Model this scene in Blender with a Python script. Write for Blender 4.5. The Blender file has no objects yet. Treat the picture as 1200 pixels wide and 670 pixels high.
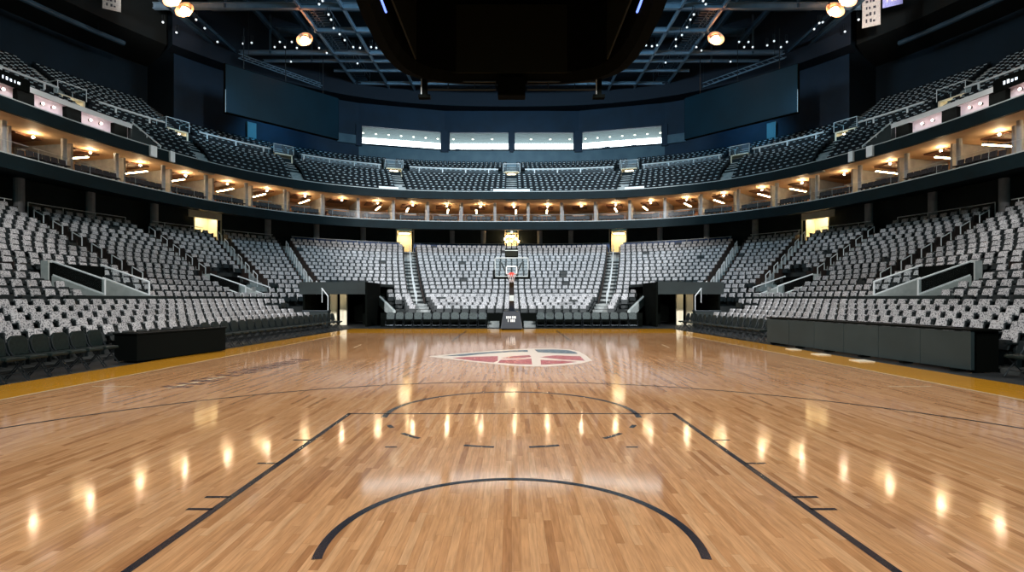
import bpy, bmesh, math, random
import numpy as np
from mathutils import Vector, Matrix
random.seed(7)
rng = np.random.default_rng(7)
S = bpy.context.scene
COL = S.collection
PI = math.pi
F, HC, CX, HY = 628.0, 1.735, 599.5, 350.0      # focal length in px, eye height, centre column, horizon row

# ------------------------------------------------------------------ helpers
def px_of(x, y, z):
    return CX + F*x/y, HY - F*(z-HC)/y
def gnd(px, py):
    y = HC*F/(py-HY)
    return ((px-CX)*y/F, y)
ONES = "zeroth first second third fourth fifth sixth seventh eighth ninth tenth eleventh twelfth thirteenth fourteenth fifteenth sixteenth seventeenth eighteenth nineteenth".split()
TENS = {2: ("twenty", "twentieth"), 3: ("thirty", "thirtieth"), 4: ("forty", "fortieth"), 5: ("fifty", "fiftieth"),
        6: ("sixty", "sixtieth"), 7: ("seventy", "seventieth"), 8: ("eighty", "eightieth"), 9: ("ninety", "ninetieth")}
def ordn(n):
    if n < 20: return ONES[n]
    if n >= 100: return "hundred-and-" + ordn(n-100) if n > 100 else "hundredth"
    a, b = divmod(n, 10)
    return TENS[a][1] if b == 0 else TENS[a][0] + "-" + ONES[b]

class MB:
    def __init__(self): self.v = []; self.f = []; self.m = []
    def add(self, vs, fs, mi=0):
        b = len(self.v); self.v.extend([tuple(p) for p in vs])
        self.f.extend([tuple(b+i for i in q) for q in fs]); self.m.extend([mi]*len(fs)); return self
    BF = [(0,3,2,1),(4,5,6,7),(0,1,5,4),(1,2,6,5),(2,3,7,6),(3,0,4,7)]
    def box(self, x0, x1, y0, y1, z0, z1, mi=0):
        return self.add([(x0,y0,z0),(x1,y0,z0),(x1,y1,z0),(x0,y1,z0),(x0,y0,z1),(x1,y0,z1),(x1,y1,z1),(x0,y1,z1)], self.BF, mi)
    def hexa(self, lo, hi, mi=0):                  # four lower corners, four upper corners
        return self.add(list(lo)+list(hi), self.BF, mi)
    def obox(self, c, u, w, z0, z1, lu, lw, mi=0):  # box on plan axes u, w about plan centre c
        c, u, w = Vector(c), Vector(u), Vector(w)
        ps = [c-u*lu/2-w*lw/2, c+u*lu/2-w*lw/2, c+u*lu/2+w*lw/2, c-u*lu/2+w*lw/2]
        return self.hexa([(p.x,p.y,z0) for p in ps], [(p.x,p.y,z1) for p in ps], mi)
    def quad(self, a, b, c, d, mi=0): return self.add([a,b,c,d], [(0,1,2,3)], mi)
    def tube(self, p, q, r, n=8, r2=None, mi=0):
        p, q = Vector(p), Vector(q); d = (q-p).normalized(); r2 = r if r2 is None else r2
        a = d.orthogonal().normalized(); b = d.cross(a)
        vs = []
        for c, rr in ((p, r), (q, r2)):
            for i in range(n):
                t = 2*PI*i/n; vs.append(c + a*math.cos(t)*rr + b*math.sin(t)*rr)
        fs = [(i, (i+1)%n, n+(i+1)%n, n+i) for i in range(n)] + [tuple(range(n-1,-1,-1)), tuple(range(n,2*n))]
        return self.add(vs, fs, mi)
    def path(self, pts, r, n=6, mi=0):
        for a, b in zip(pts[:-1], pts[1:]): self.tube(a, b, r, n, mi=mi)
        return self
    def ball(self, c, r, nu=10, nv=6, mi=0, sz=1.0):
        vs = [(c[0], c[1], c[2]-r*sz)]
        for j in range(1, nv):
            t = -PI/2 + PI*j/nv
            for i in range(nu):
                a = 2*PI*i/nu; vs.append((c[0]+r*math.cos(t)*math.cos(a), c[1]+r*math.cos(t)*math.sin(a), c[2]+r*sz*math.sin(t)))
        vs.append((c[0], c[1], c[2]+r*sz)); fs = []
        for i in range(nu): fs.append((0, 1+(i+1)%nu, 1+i))
        for j in range(nv-2):
            for i in range(nu):
                fs.append((1+j*nu+i, 1+j*nu+(i+1)%nu, 1+(j+1)*nu+(i+1)%nu, 1+(j+1)*nu+i))
        L = len(vs)-1; o = 1+(nv-2)*nu
        for i in range(nu): fs.append((o+i, o+(i+1)%nu, L))
        return self.add(vs, fs, mi)
    def mesh(self, name, mats):
        me = bpy.data.meshes.new(name); me.from_pydata(self.v, [], self.f)
        for m in (mats if isinstance(mats, (list, tuple)) else [mats]): me.materials.append(m)
        me.polygons.foreach_set("material_index", self.m); me.update(); return me
    def obj(self, name, mats, parent=None, bevel=0, seg=2, smooth=False):
        me = self.mesh(name, mats)
        if bevel:
            bm = bmesh.new(); bm.from_mesh(me)
            bmesh.ops.bevel(bm, geom=bm.edges[:]+bm.verts[:], offset=bevel, segments=seg, affect='EDGES', profile=.5, clamp_overlap=True)
            bm.to_mesh(me); bm.free()
        if smooth: me.polygons.foreach_set("use_smooth", [True]*len(me.polygons))
        o = bpy.data.objects.new(name, me); COL.objects.link(o)
        if parent: o.parent = parent
        return o
def tag(o, label=None, cat=None, group=None, kind=None):
    if label: o['label'] = label
    if cat: o['category'] = cat
    if group: o['group'] = group
    if kind: o['kind'] = kind
    return o
def thing(name, label, cat, loc=(0,0,0), rz=0, group=None):
    o = bpy.data.objects.new(name, None); COL.objects.link(o); o.location = loc; o.rotation_euler = (0,0,rz)
    o.empty_display_size = .1
    return tag(o, label, cat, group)
def struct(mb, name, mats, label=None, **k):
    return tag(mb.obj(name, mats, **k), label, None, None, 'structure')
KIDS = {}
def dup(root, loc, rz, label, group=None):
    r = root.copy(); COL.objects.link(r); r.location = loc; r.rotation_euler = (0,0,rz); r['label'] = label
    if group: r['group'] = group
    if root.name not in KIDS: KIDS[root.name] = [(c, list(c.children)) for c in root.children]
    for ch, gs in KIDS[root.name]:
        c = ch.copy(); COL.objects.link(c); c.parent = r
        for g in gs:
            d = g.copy(); COL.objects.link(d); d.parent = c
    return r

# ------------------------------------------------------------------ materials
def lin(c): return tuple(((x/255)/12.92 if x/255 <= .04045 else ((x/255+.055)/1.055)**2.4) for x in c)
def mat(name, col, rough=.6, metal=0, emit=None, es=0, spec=.5, alpha=None, coat=0):
    m = bpy.data.materials.new(name); m.use_nodes = True; b = m.node_tree.nodes['Principled BSDF']
    b.inputs['Base Color'].default_value = (*col, 1); b.inputs['Roughness'].default_value = rough
    b.inputs['Metallic'].default_value = metal; b.inputs['Specular IOR Level'].default_value = spec
    b.inputs['Coat Weight'].default_value = coat
    if emit: b.inputs['Emission Color'].default_value = (*emit, 1); b.inputs['Emission Strength'].default_value = es
    return m
def noisy(name, c1, c2, scale=8, rough=.7, detail=3, lo=.35, hi=.65, metal=0, island=0.0, spec=.4, bump=0):
    m = mat(name, c1, rough, metal, spec=spec); nt = m.node_tree; N, L = nt.nodes, nt.links; b = N['Principled BSDF']
    tc = N.new('ShaderNodeTexCoord'); nz = N.new('ShaderNodeTexNoise'); cr = N.new('ShaderNodeValToRGB')
    nz.inputs['Scale'].default_value = scale; nz.inputs['Detail'].default_value = detail
    cr.color_ramp.elements[0].position = lo; cr.color_ramp.elements[1].position = hi
    cr.color_ramp.elements[0].color = (*c1, 1); cr.color_ramp.elements[1].color = (*c2, 1)
    L.new(tc.outputs['Object'], nz.inputs['Vector']); L.new(nz.outputs['Fac'], cr.inputs['Fac']); out = cr.outputs['Color']
    if island:
        g = N.new('ShaderNodeNewGeometry'); oi = N.new('ShaderNodeObjectInfo'); ad = N.new('ShaderNodeMath'); ad.operation = 'ADD'
        L.new(g.outputs['Random Per Island'], ad.inputs[0]); L.new(oi.outputs['Random'], ad.inputs[1])
        fr = N.new('ShaderNodeMath'); fr.operation = 'FRACT'; L.new(ad.outputs[0], fr.inputs[0])
        mr = N.new('ShaderNodeMapRange'); mr.inputs['To Min'].default_value = 1-island; mr.inputs['To Max'].default_value = 1.0
        L.new(fr.outputs[0], mr.inputs['Value'])
        mx = N.new('ShaderNodeMix'); mx.data_type = 'RGBA'; mx.blend_type = 'MULTIPLY'; mx.inputs['Factor'].default_value = 1
        L.new(out, mx.inputs['A']); L.new(mr.outputs[0], mx.inputs['B']); out = mx.outputs['Result']
        # each printed piece samples its own patch of the print
        va = N.new('ShaderNodeVectorMath'); va.operation = 'ADD'; L.new(tc.outputs['Object'], va.inputs[0]); sc = N.new('ShaderNodeVectorMath'); sc.operation = 'SCALE'
        cb = N.new('ShaderNodeCombineXYZ'); L.new(fr.outputs[0], cb.inputs[0]); L.new(fr.outputs[0], cb.inputs[1]); L.new(cb.outputs[0], sc.inputs[0]); sc.inputs['Scale'].default_value = 37
        L.new(sc.outputs[0], va.inputs[1]); L.new(va.outputs[0], nz.inputs['Vector'])
    L.new(out, b.inputs['Base Color'])
    if bump:
        bp = N.new('ShaderNodeBump'); bp.inputs['Strength'].default_value = bump; bp.inputs['Distance'].default_value = .01
        L.new(nz.outputs['Fac'], bp.inputs['Height']); L.new(bp.outputs[0], b.inputs['Normal'])
    return m
def glass(name, col, fac):
    m = bpy.data.materials.new(name); m.use_nodes = True; N, L = m.node_tree.nodes, m.node_tree.links; N.clear()
    o = N.new('ShaderNodeOutputMaterial'); t = N.new('ShaderNodeBsdfTransparent'); g = N.new('ShaderNodeBsdfGlossy'); x = N.new('ShaderNodeMixShader')
    t.inputs[0].default_value = (*col, 1); g.inputs['Roughness'].default_value = .3; x.inputs[0].default_value = fac
    L.new(t.outputs[0], x.inputs[1]); L.new(g.outputs[0], x.inputs[2]); L.new(x.outputs[0], o.inputs[0]); return m

def wood_material(name, painted=None):
    m = bpy.data.materials.new(name); m.use_nodes = True; nt = m.node_tree; N, L = nt.nodes, nt.links; b = N['Principled BSDF']
    def M(op, a, bb=None):
        n = N.new('ShaderNodeMath'); n.operation = op
        for i, v in enumerate((a, bb)):
            if v is None: continue
            if isinstance(v, (int, float)): n.inputs[i].default_value = v
            else: L.new(v, n.inputs[i])
        return n.outputs[0]
    tc = N.new('ShaderNodeTexCoord'); sx = N.new('ShaderNodeSeparateXYZ'); L.new(tc.outputs['Object'], sx.inputs[0])
    xr = M('DIVIDE', sx.outputs['X'], .062); row = M('FLOOR', xr)
    w1 = N.new('ShaderNodeTexWhiteNoise'); w1.noise_dimensions = '1D'; L.new(row, w1.inputs['W'])
    yr = M('ADD', M('DIVIDE', sx.outputs['Y'], .85), M('MULTIPLY', w1.outputs['Value'], 13.7)); colm = M('FLOOR', yr)
    cb = N.new('ShaderNodeCombineXYZ'); L.new(row, cb.inputs[0]); L.new(colm, cb.inputs[1])
    w2 = N.new('ShaderNodeTexWhiteNoise'); w2.noise_dimensions = '2D'; L.new(cb.outputs[0], w2.inputs['Vector'])
    cr = N.new('ShaderNodeValToRGB'); e = cr.color_ramp.elements
    e[0].position = 0; e[0].color = (*lin((172,122,82)), 1); e[1].position = 1; e[1].color = (*lin((214,168,124)), 1)
    for p, c in ((.06,(184,133,90)), (.2,(198,147,102)), (.55,(206,155,109)), (.85,(212,162,116))):
        q = e.new(p); q.color = (*lin(c), 1)
    L.new(w2.outputs['Value'], cr.inputs['Fac'])
    # grain along the boards
    mp = N.new('ShaderNodeMapping'); mp.inputs['Scale'].default_value = (48, 4.0, 1); L.new(tc.outputs['Object'], mp.inputs['Vector'])
    va = N.new('ShaderNodeVectorMath'); va.operation = 'ADD'; L.new(mp.outputs[0], va.inputs[0]); L.new(w2.outputs['Color'], va.inputs[1])
    gz = N.new('ShaderNodeTexNoise'); gz.inputs['Scale'].default_value = 1; gz.inputs['Detail'].default_value = 4; L.new(va.outputs[0], gz.inputs['Vector'])
    gr = N.new('ShaderNodeMapRange'); gr.inputs['From Min'].default_value = .3; gr.inputs['From Max'].default_value = .7; gr.inputs['To Min'].default_value = .76; gr.inputs['To Max'].default_value = 1.09
    L.new(gz.outputs['Fac'], gr.inputs['Value'])
    # joins between boards
    fx = M('FRACT', xr); fy = M('FRACT', yr)
    ex = M('MINIMUM', fx, M('SUBTRACT', 1.0, fx)); ey = M('MINIMUM', fy, M('SUBTRACT', 1.0, fy))
    jx = M('GREATER_THAN', ex, .022); jy = M('GREATER_THAN', ey, .002)
    jn = M('ADD', M('MULTIPLY', M('MULTIPLY', jx, jy), .26), .74)
    # broad stain from one floor panel to the next
    px_ = M('FLOOR', M('DIVIDE', sx.outputs['X'], 1.22)); py_ = M('FLOOR', M('DIVIDE', sx.outputs['Y'], 2.44))
    c2 = N.new('ShaderNodeCombineXYZ'); L.new(px_, c2.inputs[0]); L.new(py_, c2.inputs[1])
    w3 = N.new('ShaderNodeTexWhiteNoise'); w3.noise_dimensions = '2D'; L.new(c2.outputs[0], w3.inputs['Vector'])
    pn = M('ADD', M('MULTIPLY', w3.outputs['Value'], .07), .955)
    tot = M('MULTIPLY', M('MULTIPLY', gr.outputs[0], jn), pn)
    mx = N.new('ShaderNodeMix'); mx.data_type = 'RGBA'; mx.blend_type = 'MULTIPLY'; mx.inputs['Factor'].default_value = 1
    L.new(cr.outputs['Color'], mx.inputs['A']); L.new(tot, mx.inputs['B'])
    col = mx.outputs['Result']
    if painted:
        pm = N.new('ShaderNodeMix'); pm.data_type = 'RGBA'; pm.inputs['Factor'].default_value = painted[1]
        L.new(col, pm.inputs['A']); pm.inputs['B'].default_value = (*painted[0], 1); col = pm.outputs['Result']
    L.new(col, b.inputs['Base Color'])
    b.inputs['Roughness'].default_value = .09; b.inputs['Specular IOR Level'].default_value = .5; b.inputs['IOR'].default_value = 1.5
    # the lacquer is very slightly wavy, board by board
    mp2 = N.new('ShaderNodeMapping'); mp2.inputs['Scale'].default_value = (9, 2.4, 1); L.new(tc.outputs['Object'], mp2.inputs['Vector'])
    bz = N.new('ShaderNodeTexNoise'); bz.inputs['Scale'].default_value = 1; bz.inputs['Detail'].default_value = 2; L.new(mp2.outputs[0], bz.inputs['Vector'])
    hs = M('ADD', M('MULTIPLY', bz.outputs['Fac'], .6), M('MULTIPLY', w2.outputs['Value'], .25))
    bp = N.new('ShaderNodeBump'); bp.inputs['Strength'].default_value = .045; bp.inputs['Distance'].default_value = .006
    L.new(hs, bp.inputs['Height']); L.new(bp.outputs[0], b.inputs['Normal'])
    return m

WOOD = wood_material('maple_boards')
ORANGE = wood_material('orange_stained_boards', (lin((214,150,26)), .88))
LINE = mat('navy_line_paint', lin((22,26,38)), .22)
WHITE_LINE = mat('white_line_paint', lin((226,206,170)), .22)
RED_PAINT = noisy('red_logo_paint', lin((168,52,54)), lin((190,92,88)), 14, .2)
BLUE_PAINT = noisy('slate_logo_paint', lin((52,66,92)), lin((86,112,112)), 9, .2)
LOGO_WHITE = mat('white_logo_paint', lin((230,216,200)), .2)
TEXT_PAINT = mat('dark_court_lettering_paint', lin((96,76,84)), .25)
CONC = noisy('stand_concrete', lin((44,48,48)), lin((58,62,62)), 2.5, .85)
TREAD = noisy('pale_stair_concrete', lin((142,148,148)), lin((172,176,174)), 3, .85)
DARKFLOOR = noisy('dark_service_floor', lin((30,34,36)), lin((46,50,52)), 2, .55)
SEATD = mat('black_seat_plastic', lin((16,26,28)), .5)
SEATU = mat('charcoal_seat_plastic', lin((11,19,24)), .6, spec=.2)
SEATU2 = mat('pale_seat_edge', lin((176,190,196)), .5)
COVER = noisy('grey_printed_shirt_cloth', lin((84,86,92)), lin((206,206,208)), 26, .9, 2, .38, .52, island=.22)
CHAIRM = noisy('black_padded_vinyl', lin((11,22,21)), lin((22,36,35)), 20, .5, spec=.3)
CHAIRG = noisy('grey_padded_vinyl', lin((34,42,43)), lin((84,96,96)), 40, .7)
STEEL = mat('dark_steel', lin((60,66,70)), .4, .8)
RAILM = mat('pale_painted_rail', lin((222,229,231)), .4)
PARA = noisy('grey_parapet', lin((164,174,172)), lin((182,190,188)), 3, .7)
DTEAL = noisy('dark_teal_fascia', lin((4,21,25)), lin((6,26,31)), 1.2, .6, spec=.15)
DGREEN = noisy('dark_green_black_wall', lin((18,28,28)), lin((26,38,38)), 1, .7)
PALEEDGE = mat('pale_edge_trim', lin((170,178,178)), .5)
NAVY = noisy('navy_wall', lin((6,33,52)), lin((9,40,62)), .6, .7)
SLATE = noisy('slate_wall', lin((72,98,112)), lin((84,110,122)), .8, .7)
ROOF = noisy('dark_roof_deck', lin((22,40,50)), lin((30,52,62)), .4, .8)
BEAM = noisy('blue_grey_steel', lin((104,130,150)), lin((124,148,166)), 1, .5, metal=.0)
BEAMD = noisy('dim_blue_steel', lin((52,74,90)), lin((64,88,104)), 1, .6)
BLACK = mat('matt_black', lin((6,9,7)), .9, spec=.06)
HULL = noisy('black_hull', lin((11,12,8)), lin((15,16,11)), 2, .9, spec=.0)
SCREENB = mat('switched_off_screen', lin((26,29,22)), .6, spec=.1)
SCREENT = noisy('dark_teal_screen', lin((4,34,46)), lin((6,42,56)), .3, .5, spec=.15)
BLUELED = mat('blue_led_strip', (.2,.3,.9), .4, emit=lin((110,140,255)), es=2.2)
TAN = noisy('tan_suite_wall', lin((200,160,116)), lin((216,180,136)), 1.5, .6)
WOODP = noisy('warm_wood_panel', lin((168,108,62)), lin((190,128,78)), 6, .45)
CEILT = noisy('tan_suite_ceiling', lin((206,172,132)), lin((220,188,148)), 1, .7)
GREYC = noisy('grey_column', lin((150,152,156)), lin((168,170,172)), 2, .6)
ENDP = noisy('blackish_brown_panel', lin((38,28,24)), lin((50,38,32)), 5, .6)
BROWN = noisy('dark_brown_panel', lin((84,52,34)), lin((104,66,44)), 5, .45)
BAR = mat('warm_light_bar', (1,.8,.5), .4, emit=(1.0,.68,.34), es=30)
DOT = mat('warm_dot_lamp', (1,.8,.5), .4, emit=(1.0,.74,.44), es=420)
GLOWB = mat('soft_warm_glow', (1,.8,.5), .4, emit=(1.0,.66,.32), es=30)  # for the made-up bulbs that stand for doorway glare
CREAM = noisy('cream_corridor', lin((238,226,196)), lin((246,236,208)), 1, .6)
DOORL = mat('warm_corridor_lamp', (1,.9,.7), .4, emit=(1.0,.84,.58), es=13)
PINK = noisy('pale_mauve_wall', lin((206,194,200)), lin((216,206,210)), 2, .7)
PLAMP = mat('rosy_wall_lamp', (1,.8,.7), .4, emit=(1.0,.72,.62), es=9)
BOXFILL = mat('cool_box_fill', (.9,.9,.9), .5, emit=(1.0,.94,.97), es=22)  # fill glow for the mauve box walls, not a fitted lamp
WHITEF = noisy('white_fascia', lin((234,238,238)), lin((242,245,245)), 2, .6)
LEDTXT = mat('white_led_lettering', (.8,.85,.9), .4, emit=(.8,.9,1.0), es=1.3)
FLARE = mat('orange_white_floodlight', (1,.8,.5), .3, emit=(1.0,.46,.22), es=45)
HALO = mat('coppery_halo_reflector', (.95,.62,.42), .5)  # coppery tone imitates the orange glare halo round each floodlight
WLAMP = mat('small_white_lamp', (.9,.95,1), .3, emit=(.85,.95,1.0), es=.9)
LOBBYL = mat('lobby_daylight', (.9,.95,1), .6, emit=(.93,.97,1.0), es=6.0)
LOBBYC = mat('lobby_ceiling', lin((106,120,118)), .7)
LOBBYD = mat('lobby_downlight', (1,1,.9), .4, emit=(1,.96,.8), es=5)
GLASS = glass('clear_glass', (.93,.96,.96), .012)
GLASSR = glass('railing_glass', (.80,.88,.90), .02)
BOARDG = glass('backboard_glass', (.86,.9,.9), .06)
WHITEP = mat('white_paint', lin((226,228,226)), .5)
RIMM = mat('orange_red_rim', lin((204,64,50)), .4)
NETM = mat('white_net_cord', lin((206,196,196)), .9)
BASEPAD = mat('navy_black_pad', lin((16,24,34)), .5)
BANW = noisy('white_banner_cloth', lin((190,186,182)), lin((216,212,206)), 10, .9)
BANP = noisy('violet_banner_cloth', lin((128,130,190)), lin((160,160,212)), 10, .9)
BANT = mat('dark_banner_print', lin((60,60,70)), .9)
GREENC = noisy('green_cloth', lin((10,58,48)), lin((16,72,58)), 6, .8)
LEDP = noisy('dark_grey_led_panel', lin((40,52,54)), lin((46,58,60)), 1.2, .35)
CLOTH = mat('black_table_cloth', lin((6,10,9)), .9, spec=.08)
PAPER = mat('pale_floor_plate', lin((214,204,180)), .6)

# ------------------------------------------------------------------ plan of the bowl
YC = 16.6
def abn(s):
    sc = min(max(s, 0), 18)
    return 11+s, 16.4+1.2*s, 2.5 + 3.5*((18-sc)/18)**1.3
def plan(s, phi):
    a, b, n = abs3(s); sp, cp = abs(math.sin(phi)), abs(math.cos(phi))
    r = ((sp/a)**n + (cp/b)**n)**(-1/n)
    return r*math.sin(phi), YC + r*math.cos(phi)
_c = {}
def abs3(s):
    k = round(s, 4)
    if k not in _c: _c[k] = abn(s)
    return _c[k]
def frame_at(s, phi):
    x0, y0 = plan(s, phi-.002); x1, y1 = plan(s, phi+.002); x, y = plan(s, phi)
    t = Vector((x1-x0, y1-y0)).normalized()          # along the row (clockwise from above)
    return Vector((x, y)), t, Vector((t.y, -t.x))*1.0   # point, tangent, inward normal
def D(p): return p*PI/180
def arc(s, p0, p1, n): return [plan(s, p0+(p1-p0)*i/n) for i in range(n+1)]
def walk(s, p0, p1, step):
    """phi values spaced STEP metres along the row"""
    N = 1400; ph = np.linspace(p0, p1, N); pts = np.array([plan(s, p) for p in ph])
    d = np.concatenate([[0], np.cumsum(np.hypot(*np.diff(pts, axis=0).T))])
    k = int(d[-1]//step); off = (d[-1]-k*step)/2
    return np.interp(off+np.arange(k+1)*step, d, ph)
def strip(mb, curve_a, za, curve_b, zb, mi=0):
    """ribbon between two plan curves (list of (x,y)) at heights za, zb (number or list)"""
    n = len(curve_a); A = za if isinstance(za, list) else [za]*n; B = zb if isinstance(zb, list) else [zb]*n
    vs = [(p[0],p[1],A[i]) for i, p in enumerate(curve_a)] + [(p[0],p[1],B[i]) for i, p in enumerate(curve_b)]
    mb.add(vs, [(i, i+1, n+i+1, n+i) for i in range(n-1)], mi)
def in_poly(x, y, poly):
    c = False; n = len(poly)
    for i in range(n):
        x1, y1 = poly[i]; x2, y2 = poly[i-1]
        if (y1 > y) != (y2 > y) and x < (x2-x1)*(y-y1)/(y2-y1)+x1: c = not c
    return c
def in_frame(x, y, z, mx=40, my=40):
    if y < 3: return False
    a, b = px_of(x, y, z); return -mx < a < 1200+mx and -my < b < 670+my

# rows of the lower stand: (s, z)
LOW = [(1.0+.8*i, .08+.19*i) for i in range(5)] + [(6.0+.785*j, 1.22+.335*j) for j in range(16)]
def far_lift(phi, i):            # the end stand starts a little higher off the floor
    if i > 4: return 0.0
    t = min(max((D(34)-abs(phi))/D(6), 0), 1); return .37*t*t*(3-2*t)
def aisle_phi(lo, hi, s): return D(lo+(hi-lo)*min(max((s-2)/16, 0), 1))
LAISLES = [(17.3,15.4,0),(31.7,33.2,5),(39.0,41.8,7),(44.3,51,8),(57,63.4,8),(77,80,9)]
LA = [(sg*a, sg*b, r) for a, b, r in LAISLES for sg in (-1, 1)]
# cuts: entrances let into the stand
TUN = [(-13.6,30.9),(-8.6,30.9),(-6.5,33.0),(-9.9,40.2),(-9.9,41.9),(-13.6,41.9)]
POR = [((-16.75,22.1),(-16.75,24.8),(-19.0,24.8),(-19.0,22.1)), ((-16.75,33.8),(-16.75,37.2),(-19.0,37.2),(-19.0,33.8))]
def mir(pl): return [(-x, y) for x, y in pl]
PCUT = [[(-16.5,p[0][1]-.25),(-16.5,p[1][1]+.25),(-19.5,p[1][1]+.25),(-19.5,p[0][1]-.25)] for p in POR]
CUTS = [TUN, mir(TUN)] + PCUT + [mir(p) for p in PCUT]
def cut(x, y, grow=0):
    return any(in_poly(x, y, c) for c in CUTS)

# ------------------------------------------------------------------ floor and markings
fl = MB()
NEAR = -3.0
def side_x(y): return 8.78 - .031*(y-9)              # the painted side line
def edge_x(y): return 10.25 - .050*(y-10.7) if y > 10.7 else 10.25
BASE_Y, APRON_Y = 27.2, 31.1
fl.add([(-side_x(NEAR),NEAR,0),(side_x(NEAR),NEAR,0),(side_x(BASE_Y),BASE_Y,0),(-side_x(BASE_Y),BASE_Y,0)], [(0,1,2,3)])
floor = struct(fl, 'floor', WOOD)
ap = MB()
for sg in (-1, 1):
    q = [(sg*side_x(NEAR),NEAR,-.002),(sg*11.0,NEAR,-.002),(sg*edge_x(10.7),10.7,-.002),(sg*edge_x(APRON_Y),APRON_Y,-.002),(sg*side_x(BASE_Y),BASE_Y,-.002)]
    ap.add(q if sg > 0 else q[::-1], [(0,1,2,3,4)])
ap.add([(-side_x(BASE_Y),BASE_Y,-.002),(side_x(BASE_Y),BASE_Y,-.002),(edge_x(APRON_Y),APRON_Y,-.002),(-edge_x(APRON_Y),APRON_Y,-.002)], [(0,1,2,3)])
struct(ap, 'floor', ORANGE)
sf = MB(); sf.add([(-60,-12,-.02),(60,-12,-.02),(60,80,-.02),(-60,80,-.02)], [(0,1,2,3)]); struct(sf, 'floor', DARKFLOOR)
ZL = .002
def seg(mb, p, q, w, z=ZL, mi=0):
    p, q = Vector(p), Vector(q); d = (q-p).normalized(); n = Vector((-d.y, d.x))*w/2
    mb.add([(*(p-n),z),(*(q-n),z),(*(q+n),z),(*(p+n),z)], [(0,1,2,3)], mi)
def arcline(mb, c, r, a0, a1, w, n=64, z=ZL):
    for i in range(n):
        t0, t1 = a0+(a1-a0)*i/n, a0+(a1-a0)*(i+1)/n
        P = lambda rr, t: (c[0]+rr*math.sin(t), c[1]+rr*math.cos(t), z)
        mb.add([P(r-w/2,t0), P(r-w/2,t1), P(r+w/2,t1), P(r+w/2,t0)], [(3,2,1,0)])
W = .068
def line_obj(name, mb, m=LINE): return mb.obj(name, m, floor)
m_ = MB()
for sg in (-1, 1): seg(m_, (sg*2.45, NEAR), (sg*2.45, 8.12), W)
seg(m_, (-2.484, 8.10), (2.484, 8.10), .06); line_obj('lane_line', m_)
m_ = MB(); arcline(m_, (0, 8.1), 1.88, -1.72, 1.72, .085)
for t in (2.37, 2.93, -2.37, -2.93): arcline(m_, (0, 8.1), 1.84, t-.1, t+.1, W, 8)
for t in (2.03, -2.03): arcline(m_, (0, 8.1), 1.84, t-.05, t+.05, W, 6)
line_obj('free_throw_circle', m_)
m_ = MB()
for sg in (-1, 1):
    for y in (4.42, 4.69, 5.65, 6.58): seg(m_, (sg*2.46, y), (sg*2.68, y), .045)
    seg(m_, (sg*1.34, 6.27), (sg*1.48, 6.27), .045)
line_obj('lane_mark', m_)
m_ = MB(); arcline(m_, (0, 3.83), 1.325, -1.77, 1.77, W); line_obj('restricted_area_arc', m_)
m_ = MB(); arcline(m_, (0, 3.35), 7.84, -1.18, 1.18, W, 96)
for sg in (-1, 1): seg(m_, (sg*7.25, 6.34), (sg*7.25, NEAR), W)
line_obj('three_point_line', m_)
m_ = MB()
for sg in (-1, 1):
    seg(m_, (sg*2.45, 29.2), (sg*2.45, 22.0), .06, ZL)
    seg(m_, (sg*side_x(13.9), 13.9), (sg*(side_x(13.9)-.0), 13.9), .05)
seg(m_, (-2.45, 22.0), (2.45, 22.0), .03)
line_obj('far_lane_line', m_)
m_ = MB()
for sg in (-1, 1):
    n = 10
    for i in range(n):
        y0, y1 = NEAR+(BASE_Y-NEAR)*i/n, NEAR+(BASE_Y-NEAR)*(i+1)/n
        seg(m_, (sg*side_x(y0), y0), (sg*side_x(y1), y1), .06)
    seg(m_, (sg*7.45, 10.6), (sg*8.3, 10.6), .04); seg(m_, (sg*5.6, 19.0), (sg*5.7, 20.3), .04)
line_obj('boundary_line', m_, WHITE_LINE)
# painted leaf-shaped emblem in the middle of the court
def patch(mb, pts, z, mi=0):
    g = [gnd(*p) for p in pts]; a = sum(g[i-1][0]*g[i][1]-g[i][0]*g[i-1][1] for i in range(len(g)))
    if a < 0: g = g[::-1]
    mb.add([(x,y,z) for x, y in g], [tuple(range(len(g)))], mi)
def C3(x, y): return (500+x/6, 395+y/6)               # a point read off an enlarged view of the emblem
m_ = MB()
top = [(10,136),(110,125),(300,108),(470,95),(620,84),(740,80),(880,80),(1000,86),(1070,100),(1120,128),(1165,165)]
bot = [(1080,186),(960,198),(840,207),(740,206),(600,200),(460,187),(300,170),(150,152)]
patch(m_, [C3(*p) for p in top+bot], ZL, 0)
patch(m_, [C3(*p) for p in [(100,134),(300,114),(470,102),(640,92),(710,90),(712,104),(600,104),(440,114),(260,132)]], ZL*2, 1)
patch(m_, [C3(*p) for p in [(758,87),(900,86),(1000,92),(1050,106),(1062,118),(920,114),(780,106)]], ZL*2, 1)
patch(m_, [C3(*p) for p in [(180,146),(300,138),(500,134),(500,166),(470,178),(330,166)]], ZL*2, 2)
patch(m_, [C3(*p) for p in [(520,148),(620,132),(724,127),(736,140),(640,150)]], ZL*2, 2)
patch(m_, [C3(*p) for p in [(520,160),(640,158),(736,150),(742,192),(640,190),(500,180)]], ZL*2, 2)
patch(m_, [C3(*p) for p in [(792,140),(900,128),(1080,134),(1112,166),(960,158)]], ZL*2, 2)
patch(m_, [C3(*p) for p in [(800,160),(960,166),(1060,174),(960,186),(804,194)]], ZL*2, 2)
line_obj('court_emblem', m_, [LOGO_WHITE, BLUE_PAINT, RED_PAINT])
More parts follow.
